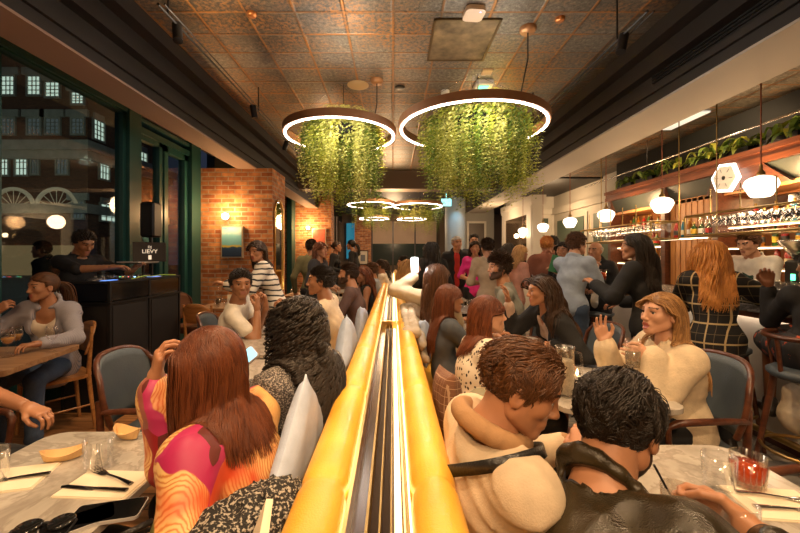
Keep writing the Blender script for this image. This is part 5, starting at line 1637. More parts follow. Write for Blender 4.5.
def m_speckle(name, c1, c2, sc=160, th=.5):
    m, nt, b = new_mat(name)
    n = nd(nt, 'ShaderNodeTexNoise', {'Vector': obco(nt), 'Scale': float(sc), 'Detail': 2.0})
    nt.links.new(ramp(nt, n.outputs[0], [(th - .04, c1), (th + .05, c2)]).outputs[0], b.inputs['Base Color'])
    b.inputs['Roughness'].default_value = .8; bump(nt, b, n.outputs[0], .8, .01)
    return m
BLK = fabric('black_cloth', (.010, .010, .011)); CREAMC = fabric('cream_cloth', (.62, .50, .34)); WHT = fabric('white_cloth', (.72, .66, .56))
JEANS = fabric('denim', (.05, .08, .14), vs=60); DKB = fabric('dark_trousers', (.02, .02, .025)); KHAKI = fabric('beige_cloth', (.45, .33, .20))
KNIT = fabric('cream_knit', (.66, .53, .36), .95, bmp=.6, bs=120)
BLUE = fabric('pale_blue_shirt', (.30, .35, .42)); LEATHER = mat_leather('jacket_leather', (.040, .028, .012), (.014, .011, .006), .27, 320)

# ---------------------------------------------------------------- people: left side
def add_cloth_accessory_strap(p, mat, tilt=.5, w=.022, off=.034, name='bag_strap', shift=0):
    """a flat strap round the torso, lying on its surface"""
    prims = p['torso'](0); C = p['C']; r, f, u = p['r'], p['fwd'], p['u']
    ax = nrm(u * math.cos(tilt) + r * math.sin(tilt)); e1 = nrm(np.cross(ax, f)); e2 = np.cross(ax, e1)
    pts = []; c0 = C + u * (.09 + shift) * p['s']
    for k in range(36):
        a = 2 * math.pi * k / 36; d = e1 * math.cos(a) + e2 * math.sin(a)
        ts = np.linspace(.03, .40, 80); S = c0 + d * ts[:, None]; v = sdf_at(prims, S)
        j = np.nonzero(v < off)[0]; t = min(.185, ts[j[-1]] + .003) if len(j) else .1
        pts.append(c0 + d * t)
    pts = np.array(pts); pts = (pts + np.roll(pts, 1, 0) + np.roll(pts, -1, 0)) / 3
    V = []; n = len(pts)
    for k in range(n):
        t = nrm(pts[(k + 1) % n] - pts[k - 1]); o = nrm(pts[k] - c0 - ax * ((pts[k] - c0) @ ax)); s_ = nrm(np.cross(t, o))
        V += [pts[k] + s_ * w - o * .002, pts[k] + s_ * w + o * .003, pts[k] - s_ * w + o * .003, pts[k] - s_ * w - o * .002]
    Q = [[k * 4 + j, k * 4 + (j + 1) % 4, ((k + 1) % n) * 4 + (j + 1) % 4, ((k + 1) % n) * 4 + j] for k in range(n) for j in range(4)]
    mesh_np(name, V, Q, mat, p['root'])

person('person in a blossom print kimono jacket with long auburn hair, hand raised to the face', W(208, 366, 1.10), 162, 172, pitch=-8, sex='f', hair='straight', haircol='auburn', hl=.62, tuck=False,
       hips=(-.43, 1.10), top=m_kimono(), loose=.035, hem=.14, fold=.008, handR=W(154, 386, 1.16), poleR=(-.5, -.2, -1), dirR=(.18, .0, 1), palmR=(-.7, -.5, 0), curlR=.55, handL=(-.62, .98, .64), poleL=(.1, -.4, -1), bottom=BLK, seed=3, size=.97)
person('person with very long curly black hair and a grey tweed coat, back to the bench', W(297, 326, 1.43), 150, 140, pitch=-6, sex='f', hair='curlylong', haircol='black', tuck=False,
       hips=(-.40, 1.45), top=BLK, jacket=m_speckle('tweed', (.05, .045, .045), (.36, .32, .29), 190, .53), bottom=BLK, seed=5, handL='table', handR='table', size=.98)
person('person in a cream shirt on the left bench, hands joined over the table', W(320, 281, 3.1), 175, 190, pitch=0, sex='m', skin='olive', hair='short', haircol='black',
       hips=(-.52, 3.15), top=CREAMC, handL=(-.86, 2.98, .93), handR=(-.86, 3.07, .94), dirL=(-.3, 0, 1), dirR=(-.3, 0, 1), curlL=.8, curlR=.8, bottom=KHAKI, seed=6)
person('person with short dark hair and a dark brown shirt, third man along the left bench', W(348, 274, 4.3), 178, 185, sex='m', skin='tan', hair='short', haircol='dark', top=fabric('brown_shirt', (.10, .055, .045)), bottom=DKB, handL='table', handR='table', beard=True, seed=7)
person('person with wavy chestnut hair in a dark sleeveless top on the left bench', W(363, 275, 5.2), 190, 200, sex='f', hair='wavy', haircol='auburn', top=BLK, sleeve='none', bottom=BLK, seed=8)
person('person in a blue grey shirt on the left bench beyond the woman with chestnut hair', W(371, 270, 6.2), 180, sex='m', hair='short', haircol='brown', top=BLUE, bottom=JEANS, seed=9)
person('person in a bright white shirt near the far end of the left bench', W(380, 266, 7.3), 180, sex='m', hair='short', haircol='dark', top=WHT, bottom=DKB, seed=10)
person('person with dark hair in black, farthest on the left bench', W(384, 265, 9.0), 185, sex='f', hair='bob', haircol='dark', top=BLK, bottom=BLK, seed=11)
person('person in a white tee with elbows on the table, glancing back toward the camera', W(241, 284, 3.18), 12, -58, pitch=-4, sex='m', skin='olive', hair='short', haircol='black',
       hips=(-1.44, 3.36), top=WHT, sleeve='short', handL=(-1.10, 3.24, .97), handR=(-1.13, 3.12, .96), poleL=(.2, .2, -1), poleR=(.2, -.3, -1), dirL=(-.1, -.1, 1), dirR=(0, .1, 1), curlL=.9, curlR=.9, bottom=KHAKI, seed=12)
person('person in a white and black striped top leaning over a table before the pier', W(257, 251, 4.15), 200, 250, pitch=-12, pose='stand', sex='f', skin='tan', hair='bob', haircol='dark', lean=-.05, hips=(-1.30, 4.25),
       top=m_stripes('striped_knit', (.72, .66, .56), (.03, .03, .035), 17, 2, .30, .05), loose=.04, bottom=JEANS, handL=(-1.75, 3.95, 1.12), handR=(-1.72, 4.35, 1.15), seed=13, size=.98)
person('person with red brown hair and a black top standing between the left tables', W(321, 250, 4.9), -20, -30, pose='stand', sex='f', hair='bob', haircol='auburn', top=fabric('charcoal_top', (.03, .03, .035)), bottom=BLK, handL='waist', handR='waist', seed=14)
person('person in an olive green shirt standing with back turned near the far brick pier', W(311, 247, 5.7), 110, pose='stand', sex='m', hair='short', haircol='dark', top=fabric('olive_shirt', (.12, .11, .05)), bottom=DKB, handL='down', handR='down', seed=15)
person('person in black with tied dark hair standing by the grey curtain', W(337, 247, 8.2), -10, pose='stand', sex='f', hair='bun', haircol='dark', top=BLK, bottom=BLK, handL='waist', handR='waist', seed=16)
person('person in black facing left before the blue window at the far end', W(351, 245, 8.8), 170, pose='stand', sex='f', hair='pony', haircol='black', top=BLK, bottom=BLK, handL='waist', handR='down', seed=17)
# dj
person('disc jockey with short black hair and a black polo shirt, hands on the decks', W(84, 243, 3.78), -12, -22, pitch=-26, pose='stand', sex='m', skin='olive', hair='short', haircol='black', hips=(-3.17, 3.80), tw=-10,
       top=fabric('black_polo', (.012, .012, .014)), sleeve='elbow', collar=1, handR=(-2.74, 3.62, 1.31), handL=(-2.72, 3.98, 1.31), poleR=(-.5, -.8, -.35), poleL=(-.5, .7, -.5), curlL=.35, curlR=.35, bottom=BLK, seed=18, size=1.03)
# woman at the left table
pw = person('person with tied brown hair and open striped shirt over white top, chin on hand', W(43, 287, 2.92), 285, 252, pitch=-3, roll=-.0, sex='f', skin='tan', hair='pony', haircol='brown', hips=(-2.76, 3.04), lean=.1,
       top=fabric('ivory_top', (.72, .62, .50)), sleeve='none', neck='scoop', jacket=m_stripes('fine_stripe_shirt', (.42, .39, .42), (.22, .23, .30), 170, 0, .35), jopen=.085, hem=.12,
       handL=(-2.50, 2.66, .80), handR=(-2.90, 2.72, 1.0), poleL=(.6, -.2, -.7), poleR=(-.8, -.2, -.8), dirR=(.5, .15, .45), palmR=(-.1, -1, .3), curlR=.7, curlL=.5, bottom=JEANS, seed=19)
V, Q = field_mesh([ell((0, -.108, .02), (.020, .018, .022), .01)], .004)
person('person in a patterned dress cut by the left edge, bare elbow on the table', (-1.98, 1.42, 1.20), 0, -5, sex='f', skin='tan', hair='bob', haircol='dark', hips=(-1.96, 1.45),
       top=m_spots('patterned_dress', (.55, .48, .33), (.04, .035, .03), 30, .40), sleeve='none', handR=W(-12, 372, 1.30), poleR=(.9, -.1, -.9), dirR=(-.1, .1, 1), handL='table', curlR=.6, bottom=BLK, skirt=.5, seed=20)
# reflection-dark passer-by outside
person('person in a black coat standing outside the window beyond the disc jockey', (-4.6, 4.9, 1.50), 200, pose='stand', sex='m', hair='short', haircol='black', top=BLK, jacket=BLK, bottom=BLK, handL='down', handR='down', seed=21)

# ---------------------------------------------------------------- people: right side
pc = person('person with wavy brown hair in a cream jacket with a black strap, leaning to talk', W(521, 386, .97), 8, -16, pitch=-24, sex='m', skin='tan', hair='medium', haircol='brown', hips=(.31, 1.02), seat=.46,
       top=fabric('brown_fleece', (.34, .19, .085)), collar=1, jacket=fabric('cream_jacket', (.56, .44, .30), .8), jopen=.05, handL=(.58, 1.24, .80), handR=(.56, 1.12, .80), bottom=KHAKI, seed=31, size=1.0, hem=.12)
add_cloth_accessory_strap(pc, BLACKL, -.55, .014, .046)
V, Q = field_mesh([cap(pc['N'] + (pc['r'] * math.cos(b) * .082 + pc['fwd'] * (math.sin(b) * .074 + .010) + pc['u'] * (.022 - .05 * math.sin(b))) * 1.0, pc['N'] + (pc['r'] * math.cos(b + .3) * .082 + pc['fwd'] * (math.sin(b + .3) * .074 + .010) + pc['u'] * (.022 - .05 * math.sin(b + .3))), .023, None, .012) for b in [2.0 + .28 * k for k in range(19)]], .006, folds(.002, 3, 2))
mesh_np('collar', V, Q, fabric('cord_collar', (.36, .20, .09)), pc['root'])
person('person with thick black hair in a black leather jacket, back turned, holding a ribbed glass', W(618, 424, .88), 22, 38, pitch=-24, sex='m', skin='tan', hair='medium', haircol='black', hips=(.36, .66), beard=True,
       top=DKB, jacket=LEATHER, hem=.12, handR=(.81, .82, .805), poleR=(.5, -.6, -.5), dirR=(-.45, .85, .10), palmR=(.85, .5, .15), curlR=.60, handL='lap', bottom=DKB, seed=32, size=1.05, fold=.007)
person('person with shoulder length brown hair in a white blouse with black spots', W(488, 315, 2.12), 6, 4, pitch=2, sex='f', skin='fair', hair='bob', haircol='auburn', hips=(.45, 2.08), mouth=1,
       top=m_spots('spotted_blouse', (.66, .60, .50), (.03, .02, .015), 52, .40), loose=.03, handL='table', handR='table', bottom=BLK, seed=33)
person('person with long chestnut hair in a dark grey top, sitting behind the spotted blouse', W(450, 299, 2.80), 8, 14, sex='f', skin='tan', hair='long', haircol='auburn', hips=(.40, 2.78), top=fabric('dark_grey_top', (.07, .08, .095)), handL='table', handR='table', bottom=BLK, seed=34)
person('person with long brown hair and cream jacket, holding up a brightly lit phone', W(437, 276, 3.5), 65, 50, pitch=3, sex='f', skin='tan', hair='long', haircol='brown', hips=(.42, 3.42), top=fabric('beige_jacket', (.46, .36, .23)), loose=.03, handL=W(415, 276, 3.62), poleL=(-.7, -.2, -.7), dirL=(.05, .1, 1), palmL=(.0, -1, 0), curlL=.7, handR='lap', bottom=JEANS, seed=35)
person('person in white with fair hair leaning on the right bench behind the phone', W(408, 268, 5.2), 20, sex='f', hair='wavy', haircol='blonde', top=WHT, bottom=JEANS, seed=36, hips=(.35, 5.2), size=.95)
person('person in a navy jacket bending over the far end of the right bench', W(403, 263, 6.8), 170, sex='m', hair='short', haircol='black', top=BLK, jacket=fabric('navy', (.02, .03, .06)), bottom=DKB, seed=37, hips=(.40, 6.8))
person('person with a trimmed beard and dark quiff in a grey sweater, seated opposite the bench', W(499, 268, 3.6), 165, 188, sex='m', skin='tan', hair='quiff', haircol='dark', beard=True, hips=(1.20, 3.68), top=fabric('grey_sweater', (.24, .24, .20)), handL='table', handR='table', bottom=DKB, seed=38, size=1.05)
person('person with dark wavy hair in a black blazer, gesturing over the spritz glasses', W(541, 291, 2.72), 182, 176, pitch=-4, sex='f', skin='tan', hair='wavy', haircol='dark', hips=(1.36, 2.86), top=fabric('rose_top', (.50, .36, .28)), neck='v', jacket=fabric('black_blazer', (.012, .012, .013)), jopen=.07,
       handR=(.90, 2.92, 1.05), poleR=(.2, .3, -1), dirR=(-.2, 0, 1), curlR=.3, spread=.5, handL=(1.10, 2.62, .80), palmL=(0, 0, 1), dirL=(-1, .2, 0), curlL=.25, bottom=DKB, seed=39)
person('person with long honey blonde hair and loose cream sweater, laughing, glass in hand', W(661, 314, 1.93), 178, 186, pitch=4, sex='f', skin='fair', hair='wavy', haircol='honey', hips=(1.50, 1.97), mouth=2,
       top=KNIT, loose=.045, handR=(1.16, 2.05, .93), poleR=(.2, .4, -1), dirR=(-.25, .05, 1), palmR=(0, 1, 0), curlR=.12, spread=.4, handL=(1.28, 1.84, .93), poleL=(.5, -.3, -1), dirL=(-1, .2, .1), palmL=(-.2, -1, .1), curlL=.6, bottom=BLK, hem=.14, seed=40)
# standing guests, back right to front right
S_ = dict(pose='stand')
person('person with white hair, dark jacket and red shirt standing by the column', W(457, 243.5, 6.4), 270, 285, sex='m', skin='tan', hair='thin', haircol='grey', top=fabric('red_shirt', (.45, .03, .02)), jacket=BLK, jopen=.06, bottom=DKB, handL='waist', handR='down', seed=41, **S_)
person('person with black hair in a navy suit behind the magenta blouse', W(474, 241, 7.2), 260, sex='m', hair='short', haircol='black', top=fabric('navy_suit', (.015, .02, .035)), bottom=DKB, handL='down', handR='down', seed=42, **S_)
person('person with dark hair in a bright magenta blouse', W(475, 248, 5.9), 265, 255, sex='f', skin='tan', hair='bob', haircol='dark', top=fabric('magenta', (.62, .02, .22)), sleeve='elbow', bottom=BLK, handL='waist', handR='waist', seed=43, **S_)
person('person with cropped hair in a beige sweater, back to the camera', W(487, 247, 4.9), 95, 100, sex='m', skin='tan', hair='short', haircol='dark', top=fabric('beige_sweater', (.42, .31, .20)), bottom=DKB, handL='waist', handR='waist', seed=44, **S_)
person('tall dark person in black with long black hair standing behind the lit phone', W(431, 250, 5.0), 100, 110, sex='f', hair='long', haircol='black', top=BLK, loose=.04, bottom=BLK, skirt=.7, handL='waist', handR='waist', seed=45, **S_)
person('person with blonde shoulder length hair in a pink dress', W(521, 253, 5.0), 20, 10, sex='f', skin='fair', hair='bob', haircol='blonde', top=fabric('pink_dress', (.58, .28, .20)), sleeve='elbow', bottom=fabric('pink_dress', (.58, .28, .20)), skirt=.6, handL='waist', handR='waist', seed=46, **S_)
person('person with long black hair standing between the pink dress and the far wall', W(508, 250, 6.2), 80, sex='f', hair='long', haircol='black', top=BLK, bottom=BLK, handL='waist', handR='down', seed=47, **S_)
person('person with short curly black hair in a black top holding a wine glass', W(552, 244, 6.0), 200, 190, sex='f', skin='tan', hair='curlyshort', haircol='black', top=BLK, bottom=BLK, handL='waist', handR='chest', seed=48, **S_)
person('person in a large rust brown coat seen from behind', W(547, 245, 4.9), 85, 60, sex='m', skin='tan', hair='thin', haircol='ginger', top=fabric('rust_coat', (.16, .05, .025)), loose=.05, hem=.35, bottom=DKB, handL='waist', handR='waist', seed=49, fatness=1.15, **S_)
person('person with dark hair and dark top carrying a green menu', W(563, 251, 4.4), 215, 225, sex='f', skin='tan', hair='bob', haircol='black', top=BLK, bottom=BLK, handL=(1.86, 4.22, 1.22), handR='waist', seed=50, **S_)
person('person with curly light brown hair in a pale blue shirt, standing with a red drink', W(577, 244, 3.9), 35, 8, sex='m', skin='fair', hair='curlyshort', haircol='brown', top=BLUE, collar=1, handR=(2.10, 3.92, 1.20), poleR=(-.2, -1, -.4), dirR=(.9, .2, .1), palmR=(0, -1, .2), curlR=.7, handL=(2.12, 4.12, 1.28), bottom=JEANS, hem=.08, seed=51, **S_)
person('bald smiling person in a dark suit and pale shirt by the bar', W(595, 251, 4.5), 225, 215, sex='m', skin='tan', hair='bald', haircol='grey', mouth=1, top=WHT, jacket=BLK, jopen=.05, bottom=DKB, handL='waist', handR='waist', seed=52, fatness=1.1, **S_)
person('person with waist length black hair all in black, back to the camera', W(634, 247, 3.05), 125, 150, sex='f', skin='tan', hair='straight', haircol='black', top=BLK, loose=.03, bottom=BLK, skirt=.85, handL=(1.72, 3.2, 1.18), handR='waist', seed=53, **S_)
person('person with long copper blonde hair in a black plaid coat, leaning at the bar', W(709, 256, 2.82), 72, 62, pitch=-4, sex='f', skin='fair', hair='wavy', haircol='ginger', hips=(2.33, 2.72), top=m_plaid('plaid_coat', (.014, .013, .014), (.50, .38, .20), 7.5), loose=.05, hem=.32,
       handL=(2.46, 3.08, 1.20), handR=(2.78, 2.96, 1.10), poleR=(.8, -.6, -.4), bottom=BLK, seed=54, size=.95, **S_)
pb = person('bartender in a white shirt and dark green apron behind the bar', W(748, 244, 3.75), 200, 190, pitch=-16, sex='m', skin='fair', hair='short', haircol='brown', top=WHT, loose=.02, handL=(3.28, 3.45, 1.15), handR=(3.30, 3.82, 1.15), bottom=DKB, seed=55, hips=(3.68, 3.80), **S_)
tr = pb['torso'](.024)
fwdp = pb['fwd']; A = pb['P']; Bc = pb['C']
V, Q = field_mesh([cap(A - pb['u'] * .25, Bc + pb['u'] * .08, .15, .135, .02, .80, pb['TR']), cap(A - fwdp * .11, Bc - fwdp * .10 + pb['u'] * .1, .20, .20, .01, op='-')], .014)
mesh_np('apron', V, Q, fabric('green_apron', (.012, .05, .035)), pb['root'])
person('person in dark sleeves and floral skirt on the stool at the right edge', (2.54, 2.24, 1.36), 58, 100, sex='f', skin='brown', hair='bob', haircol='black', seat=.76, hips=(2.50, 2.20), top=BLK, handL=W(768, 287, 2.42), poleL=(.2, -.4, -1), curlL=.6, handR='lap',
       bottom=m_spots('floral_skirt', (.02, .018, .02), (.50, .08, .03), 16, .33), skirt=.55, seed=56)
# ---------------------------------------------------------------- dj booth
t = empty('dj_booth', (-2.79, 3.95, 0), 0, 'black folding booth in front of the disc jockey', 'booth')
bx0, bx1, by0, by1 = -.20, .22, -.55, .55
MB().b2(bx0, bx1, by0, by1, 0, .98).build('cabinet', M('booth_black', (.012, .011, .011), .5), t)
MB().b2(bx0 - .02, bx1 + .02, by0 - .02, by1 + .02, .98, 1.0).build('shelf', BLACKM, t)
mb = MB()
for x in (bx0, bx1):
    for y in (by0, 0, by1): mb.b2(x - .012, x + .012, y - .012, y + .012, 0, 1.19)
mb.b2(bx0, bx1 + .01, by0 - .01, by0 + .01, 1.17, 1.19).b2(bx1 - .01, bx1 + .01, by0, by1, 1.17, 1.19)
mb.build('frame', M('booth_frame', (.03, .03, .032), .3, .4), t)
for a in ((bx0 + .015, bx1 - .015, by0 - .006, by0 + .0), (bx1 + .0, bx1 + .006, by0 + .015, -.015), (bx1 + .0, bx1 + .006, .015, by1 - .015)):
    MB().b2(*a, 1.01, 1.165).build('screen_panel', M('booth_panel', (.008, .008, .009), .12), t)
    MB().b2(*(a if a[1] - a[0] > .02 else (a[0], a[1], a[2] + .02, a[3] - .02)), .04, .96).build('cloth_panel', M('booth_cloth', (.010, .008, .008), .8), t)
# mixer + players on the booth
t = empty('dj_mixer', (-2.79, 3.80, 1.0), 0, 'black mixer with lit buttons on the booth', 'mixer')
MB().b2(-.17, .17, -.16, .16, .0, .20, 0, .01).build('body', BLACKM, t)
rng = random.Random(8)
for k in range(16):
    x, y = -.13 + (k % 4) * .085, -.12 + (k // 4) * .08
    MB().lathe([(0, .20), (.010, .20), (.009, .222), (0, .222)], 8, (x, y, 0)).build('knob', M('knob_grey', (.25, .25, .25), .4), t)
for k, c in enumerate(((.1, .3, 1), (.1, 1, .3), (1, .5, .1), (1, .1, .1), (.2, .5, 1), (1, .9, .2))):
    MB().b2(-.15 + k * .055, -.135 + k * .055, .13, .145, .20, .206).build('button', E('led_%d' % k, c, 5), t)
for y, lb in ((3.52, 'black deck with a jog wheel at the camera end of the booth'), (4.18, 'black deck with a jog wheel at the far end of the booth')):
    t = empty('dj_player', (-2.79, y, 1.0), 0, lb, 'player', 'decks on the booth')
    MB().b2(-.16, .16, -.10, .10, 0, .19, 0, .01).build('body', BLACKM, t)
    MB().lathe([(0, .215), (.07, .215), (.08, .205), (.08, .19)], 24).build('jog_wheel', M('jog_grey', (.12, .12, .13), .25, .6), t)
    MB().b2(.10, .15, -.08, .08, .19, .194).build('display', E('deck_display', (.15, .35, 1), 1.2), t)
mb = MB().tube([(-2.62, 3.75, 1.19), (-2.58, 3.9, 1.215), (-2.62, 4.05, 1.2), (-2.60, 4.2, 1.21), (-2.55, 4.4, 1.20)], .006, 6)
tag(mb.build('cable', M('green_cable', (.35, .55, .10), .5)), 'green cable lying across the booth by the laptop', 'cable')
# laptop on stand, lid towards the room
LP = W(144, 262, 3.95)
t = empty('laptop', (LP.x, LP.y, 1.20), 0, 'black laptop with a sticker lid on a stand at the booth', 'laptop')
mb = MB().b2(-.005, .01, -.02, -.005, 0, .14).b2(-.005, .01, .12, .135, 0, .14).b2(-.18, .02, -.10, .2, .14, .148)
mb.build('stand', BLACKM, t)
MB().b2(-.20, .02, -.12, .22, .15, .162).build('keyboard_base', PHONEB, t)
lid = Matrix.Translation((.03, .05, .16)) @ Matrix.Rotation(math.radians(38), 4, 'Z') @ Matrix.Rotation(math.radians(-8), 4, 'X')
MB().box((0, 0, .105), (.30, .008, .21), mat=lid, bev=.003).build('lid', M('laptop_lid', (.02, .014, .012), .35), t)
def text(s, size, mat, M4, name, parent, sx=1.0, ext=.0015):
    cu = bpy.data.curves.new(name, 'FONT'); cu.body = s; cu.size = size; cu.align_x = 'CENTER'; cu.align_y = 'CENTER'; cu.extrude = ext
    o = bpy.data.objects.new(name, cu); COL.objects.link(o)
    dg = bpy.context.evaluated_depsgraph_get(); me = bpy.data.meshes.new_from_object(o.evaluated_get(dg))
    bpy.data.objects.remove(o)
    me.materials.clear(); me.materials.append(mat)
    o = bpy.data.objects.new(name, me); COL.objects.link(o); o.parent = parent; o.matrix_local = M4
    return o
stick = M('sticker_white', (.8, .68, .50), .5, emit=.5, ecol=(1, .82, .6))
face = lid @ Matrix.Translation((0, -.0045, .10)) @ Matrix.Rotation(math.radians(90), 4, 'X')
text('DJ', .035, stick, face @ Matrix.Translation((0, .056, 0)), 'lettering', t)
text('LIEVY', .058, stick, face @ Matrix.Translation((0, .008, 0)), 'lettering', t)
MB().box((0, 0, 0), (.028, .045, .003), mat=face @ Matrix.Translation((0, -.055, 0))).build('sticker', stick, t)
# pole speaker
SP = W(151, 220, 4.75)
t = empty('column_speaker', (SP.x, SP.y, 0), 0, 'tall slim black speaker on a pole behind the booth', 'speaker')
MB().b2(-.09, .09, -.09, .09, SP.z - .22, SP.z + .22, 0, .02).build('speaker_box', BLACKM, t)
MB().tube([(0, 0, .03), (0, 0, SP.z - .2)], .022, 10).lathe([(0, 0), (.2, 0), (.2, .02), (.03, .035)], 20).build('pole_and_foot', BLACKM, t)

# ---------------------------------------------------------------- pier: painting, lamp, mirror
def wall_lamp(x, y, z, label, axis='y'):
    t = empty('wall_lamp', (x, y, z), 0, label, 'wall lamp')
    d = Vector((0, -1, 0)) if axis == 'y' else Vector((-1, 0, 0))
    MB().tube([(0, 0, 0), tuple(d * .08)], .02, 10).build('brass_arm', BRASS, t)
    MB().lathe([(.0, -.055), (.03, -.05), (.055, -.02), (.058, .02), (.04, .045), (0, .055)], 20, tuple(d * .12)).build('glass_shade', WALLB, t)
    return t
wall_lamp(-2.06 - .75, 6.40, CZ + (256 - 217) / F * 6.4, 'glowing wall lamp above the small painting on the brick pier')
l = point('lamp_glow', (-2.79, 6.2, 2.12), 26, (1, .58, .24), .06)
wall_lamp(-2.62, 11.68, CZ + 28 / F * 11.6, 'glowing wall lamp on the far brick pier')
point('lamp_glow', (-2.62, 11.4, 2.3), 40, (1, .58, .24), .06)
c = W(232.5, 242, 6.37)
t = empty('painting', (c.x, 6.37, c.z), 0, 'small seascape painting, blue sky over yellow and navy hills, on the brick pier', 'painting')
MB().b2(-.185, .185, -.03, .03, -.27, .27).build('frame', M('pale_frame', (.45, .36, .24), .5), t)
m, nt, b = new_mat('seascape')
sx = nd(nt, 'ShaderNodeSeparateXYZ', {0: obco(nt)}); nz = nd(nt, 'ShaderNodeTexNoise', {'Vector': obco(nt), 'Scale': 7.0, 'Detail': 4.0})
ad = nd(nt, 'ShaderNodeMath', {0: nz.outputs[0], 1: .16, 2: sx.outputs[2]}, operation='MULTIPLY_ADD')
mr = nd(nt, 'ShaderNodeMapRange', {0: ad, 1: -.17, 2: .33})
nt.links.new(ramp(nt, mr.outputs[0], [(0, (.01, .025, .07)), (.26, (.02, .05, .12)), (.33, (.03, .09, .16)), (.345, (.55, .42, .04)), (.39, (.45, .42, .10)), (.42, (.16, .42, .50)), (.7, (.22, .55, .66)), (.86, (.55, .75, .78)), (1, (.15, .42, .60))]).outputs[0], b.inputs['Base Color'])
MB().b2(-.165, .165, -.034, -.029, -.25, .25).build('canvas', m, t)
# mirror on the side face of the pier (x = -2.06)
t = empty('arched_mirror', (-2.06, 6.72, 1.55), 0, 'tall arched mirror with brass rim on the side of the brick pier', 'mirror')
pp = [(.24 * math.cos(a), .62 + .24 * math.sin(a)) for a in [math.pi * k / 14 for k in range(15)]] + [(-.24, -.75), (.24, -.75)]
MB().add(*yz(pp, .012, .012)).build('glass', M('mirror_glass', (.6, .55, .48), .03, 1), t)
MB().tube([(.018, y, z) for y, z in pp], .018, 8, closed=True).build('frame', BRASS, t)
t = empty('painting', (-2.3, 11.66, CZ + 18 / F * 11.66), 0, 'red toned painting on the far brick pier', 'painting')
MB().b2(-.22, .22, -.02, .02, -.3, .3).build('frame', M('pale_frame', (.45, .36, .24), .5), t)
MB().b2(-.19, .19, -.026, -.02, -.27, .27).build('canvas', M('red_canvas', (.45, .10, .06), .6, var=.5, vs=6), t)
t = empty('picture', (-1.33, 16.56, 1.35), 0, 'small framed picture with a white mount on the far brick strip', 'picture')
MB().b2(-.24, .24, -.02, .03, -.32, .32).build('frame', BLACKM, t)
MB().b2(-.20, .20, -.025, -.02, -.28, .28, 0).b2(-.10, .10, -.03, -.025, -.16, .12, 1).build('print', [PAPER, M('print_grey', (.2, .2, .2), .6)], t)
# wall lamps on the screen mirror and right wall
for y, lb in ((10.3, 'left of the pair of globe lamps on the bronze mirror'), (9.85, 'right of the pair of globe lamps on the bronze mirror')):
    t = empty('globe_lamp', (3.47, y, 1.97), 0, lb, 'wall lamp', 'globe lamps on the bronze mirror')
    MB().tube([(.01, 0, -.05), (-.06, 0, -.05)], .012, 8).build('brass_arm', BRASS, t)
    MB().lathe([(0, -.06), (.045, -.045), (.06, 0), (.045, .045), (0, .06)], 16, (-.08, 0, 0)).build('globe', WALLB, t)
for y, lb in ((8.55, 'globe lamp on the green wall panel near the bar'),):
    t = empty('globe_lamp', (5.08, y, 1.95), 0, lb, 'wall lamp')
    MB().tube([(.01, 0, -.05), (-.06, 0, -.05)], .012, 8).build('brass_arm', BRASS, t)
    MB().lathe([(0, -.08), (.06, -.06), (.08, 0), (.06, .06), (0, .08)], 16, (-.08, 0, 0)).build('globe', WALLB, t)

# ---------------------------------------------------------------- tableware
def held(name, prof, mat, loc_, label, cat, liquid=None, lh=None, tiltv=None, group=None):
    t = empty(name, loc_, 0, label, cat, group)
    MB().lathe(prof, 24).build('glass_body', mat, t)
    if liquid:
        r0, r1, z0, z1 = lh
        MB().lathe([(0, z0), (r0, z0), (r1, z1), (0, z1)], 24).build('drink', liquid, t)
    return t
RIB = glassmat('ribbed_glass', (.93, .90, .86), .08, .74)
RED = M('red_cocktail', (.62, .07, .008), .08, Transmission_Weight=.3, Coat_Weight=.5)
ORG = M('orange_spritz', (.90, .22, .02), .1, Transmission_Weight=.35)
WINE = M('pale_wine', (.70, .38, .12), .08, Transmission_Weight=.5)
ICE = M('ice_amber', (.60, .25, .06), .1, Transmission_Weight=.5)
def onT(u, v, z=.75):
    Y = (CZ - z) * F / (v - CY); return Vector(((u - CX) / F * Y, Y, z))
def tumbler(u, v, r, h, label, mat=GLASS, liquid=None, f=.6, name='tumbler'):
    p = onT(u, v)
    pr = [(0, 0), (r * .86, 0), (r * .9, .006), (r, h), (r - .003, h), (r * .87, .012), (0, .012)]
    return held(name, pr, mat, p, label, 'glass', liquid, (r * .86, r * .95, .013, h * f))
# bottom right table
t = tumbler(748, 487, .043, .095, 'ribbed tumbler of red cocktail on the bottom right table', RIB, RED, .72, 'cocktail_glass')
mb = MB()
for k in range(20):
    a = k * math.pi / 10; mb.tube([(.0375 * math.cos(a), .0375 * math.sin(a), .008), (.0425 * math.cos(a), .0425 * math.sin(a), .07)], .0022, 5)
mb.build('ribs', RIB, t)
tumbler(719, 490, .042, .10, 'empty clear stemless glass beside the red cocktail')
tumbler(737, 545, .042, .10, 'empty clear stemless glass at the bottom edge of the right table')
t = tumbler(678, 525, .038, .095, 'ribbed highball with amber drink and dark straw in the leather jacket man\'s hand', RIB, ICE, .45, 'drinking_glass')
MB().tube([(.01, 0, .02), (-.06, .0, .15)], .003, 6).build('straw', BLACKM, t)
def napkin(c, rz, w, d, label):
    t = empty('napkin', c, rz, label, 'napkin')
    MB().b2(-w / 2, w / 2, -d / 2, d / 2, 0, .003).b2(-w / 2 + .002, w / 2 - .004, -d / 2 + .002, d / 2 - .002, .003, .006).build('folded_sheet', PAPER, t)
    return t
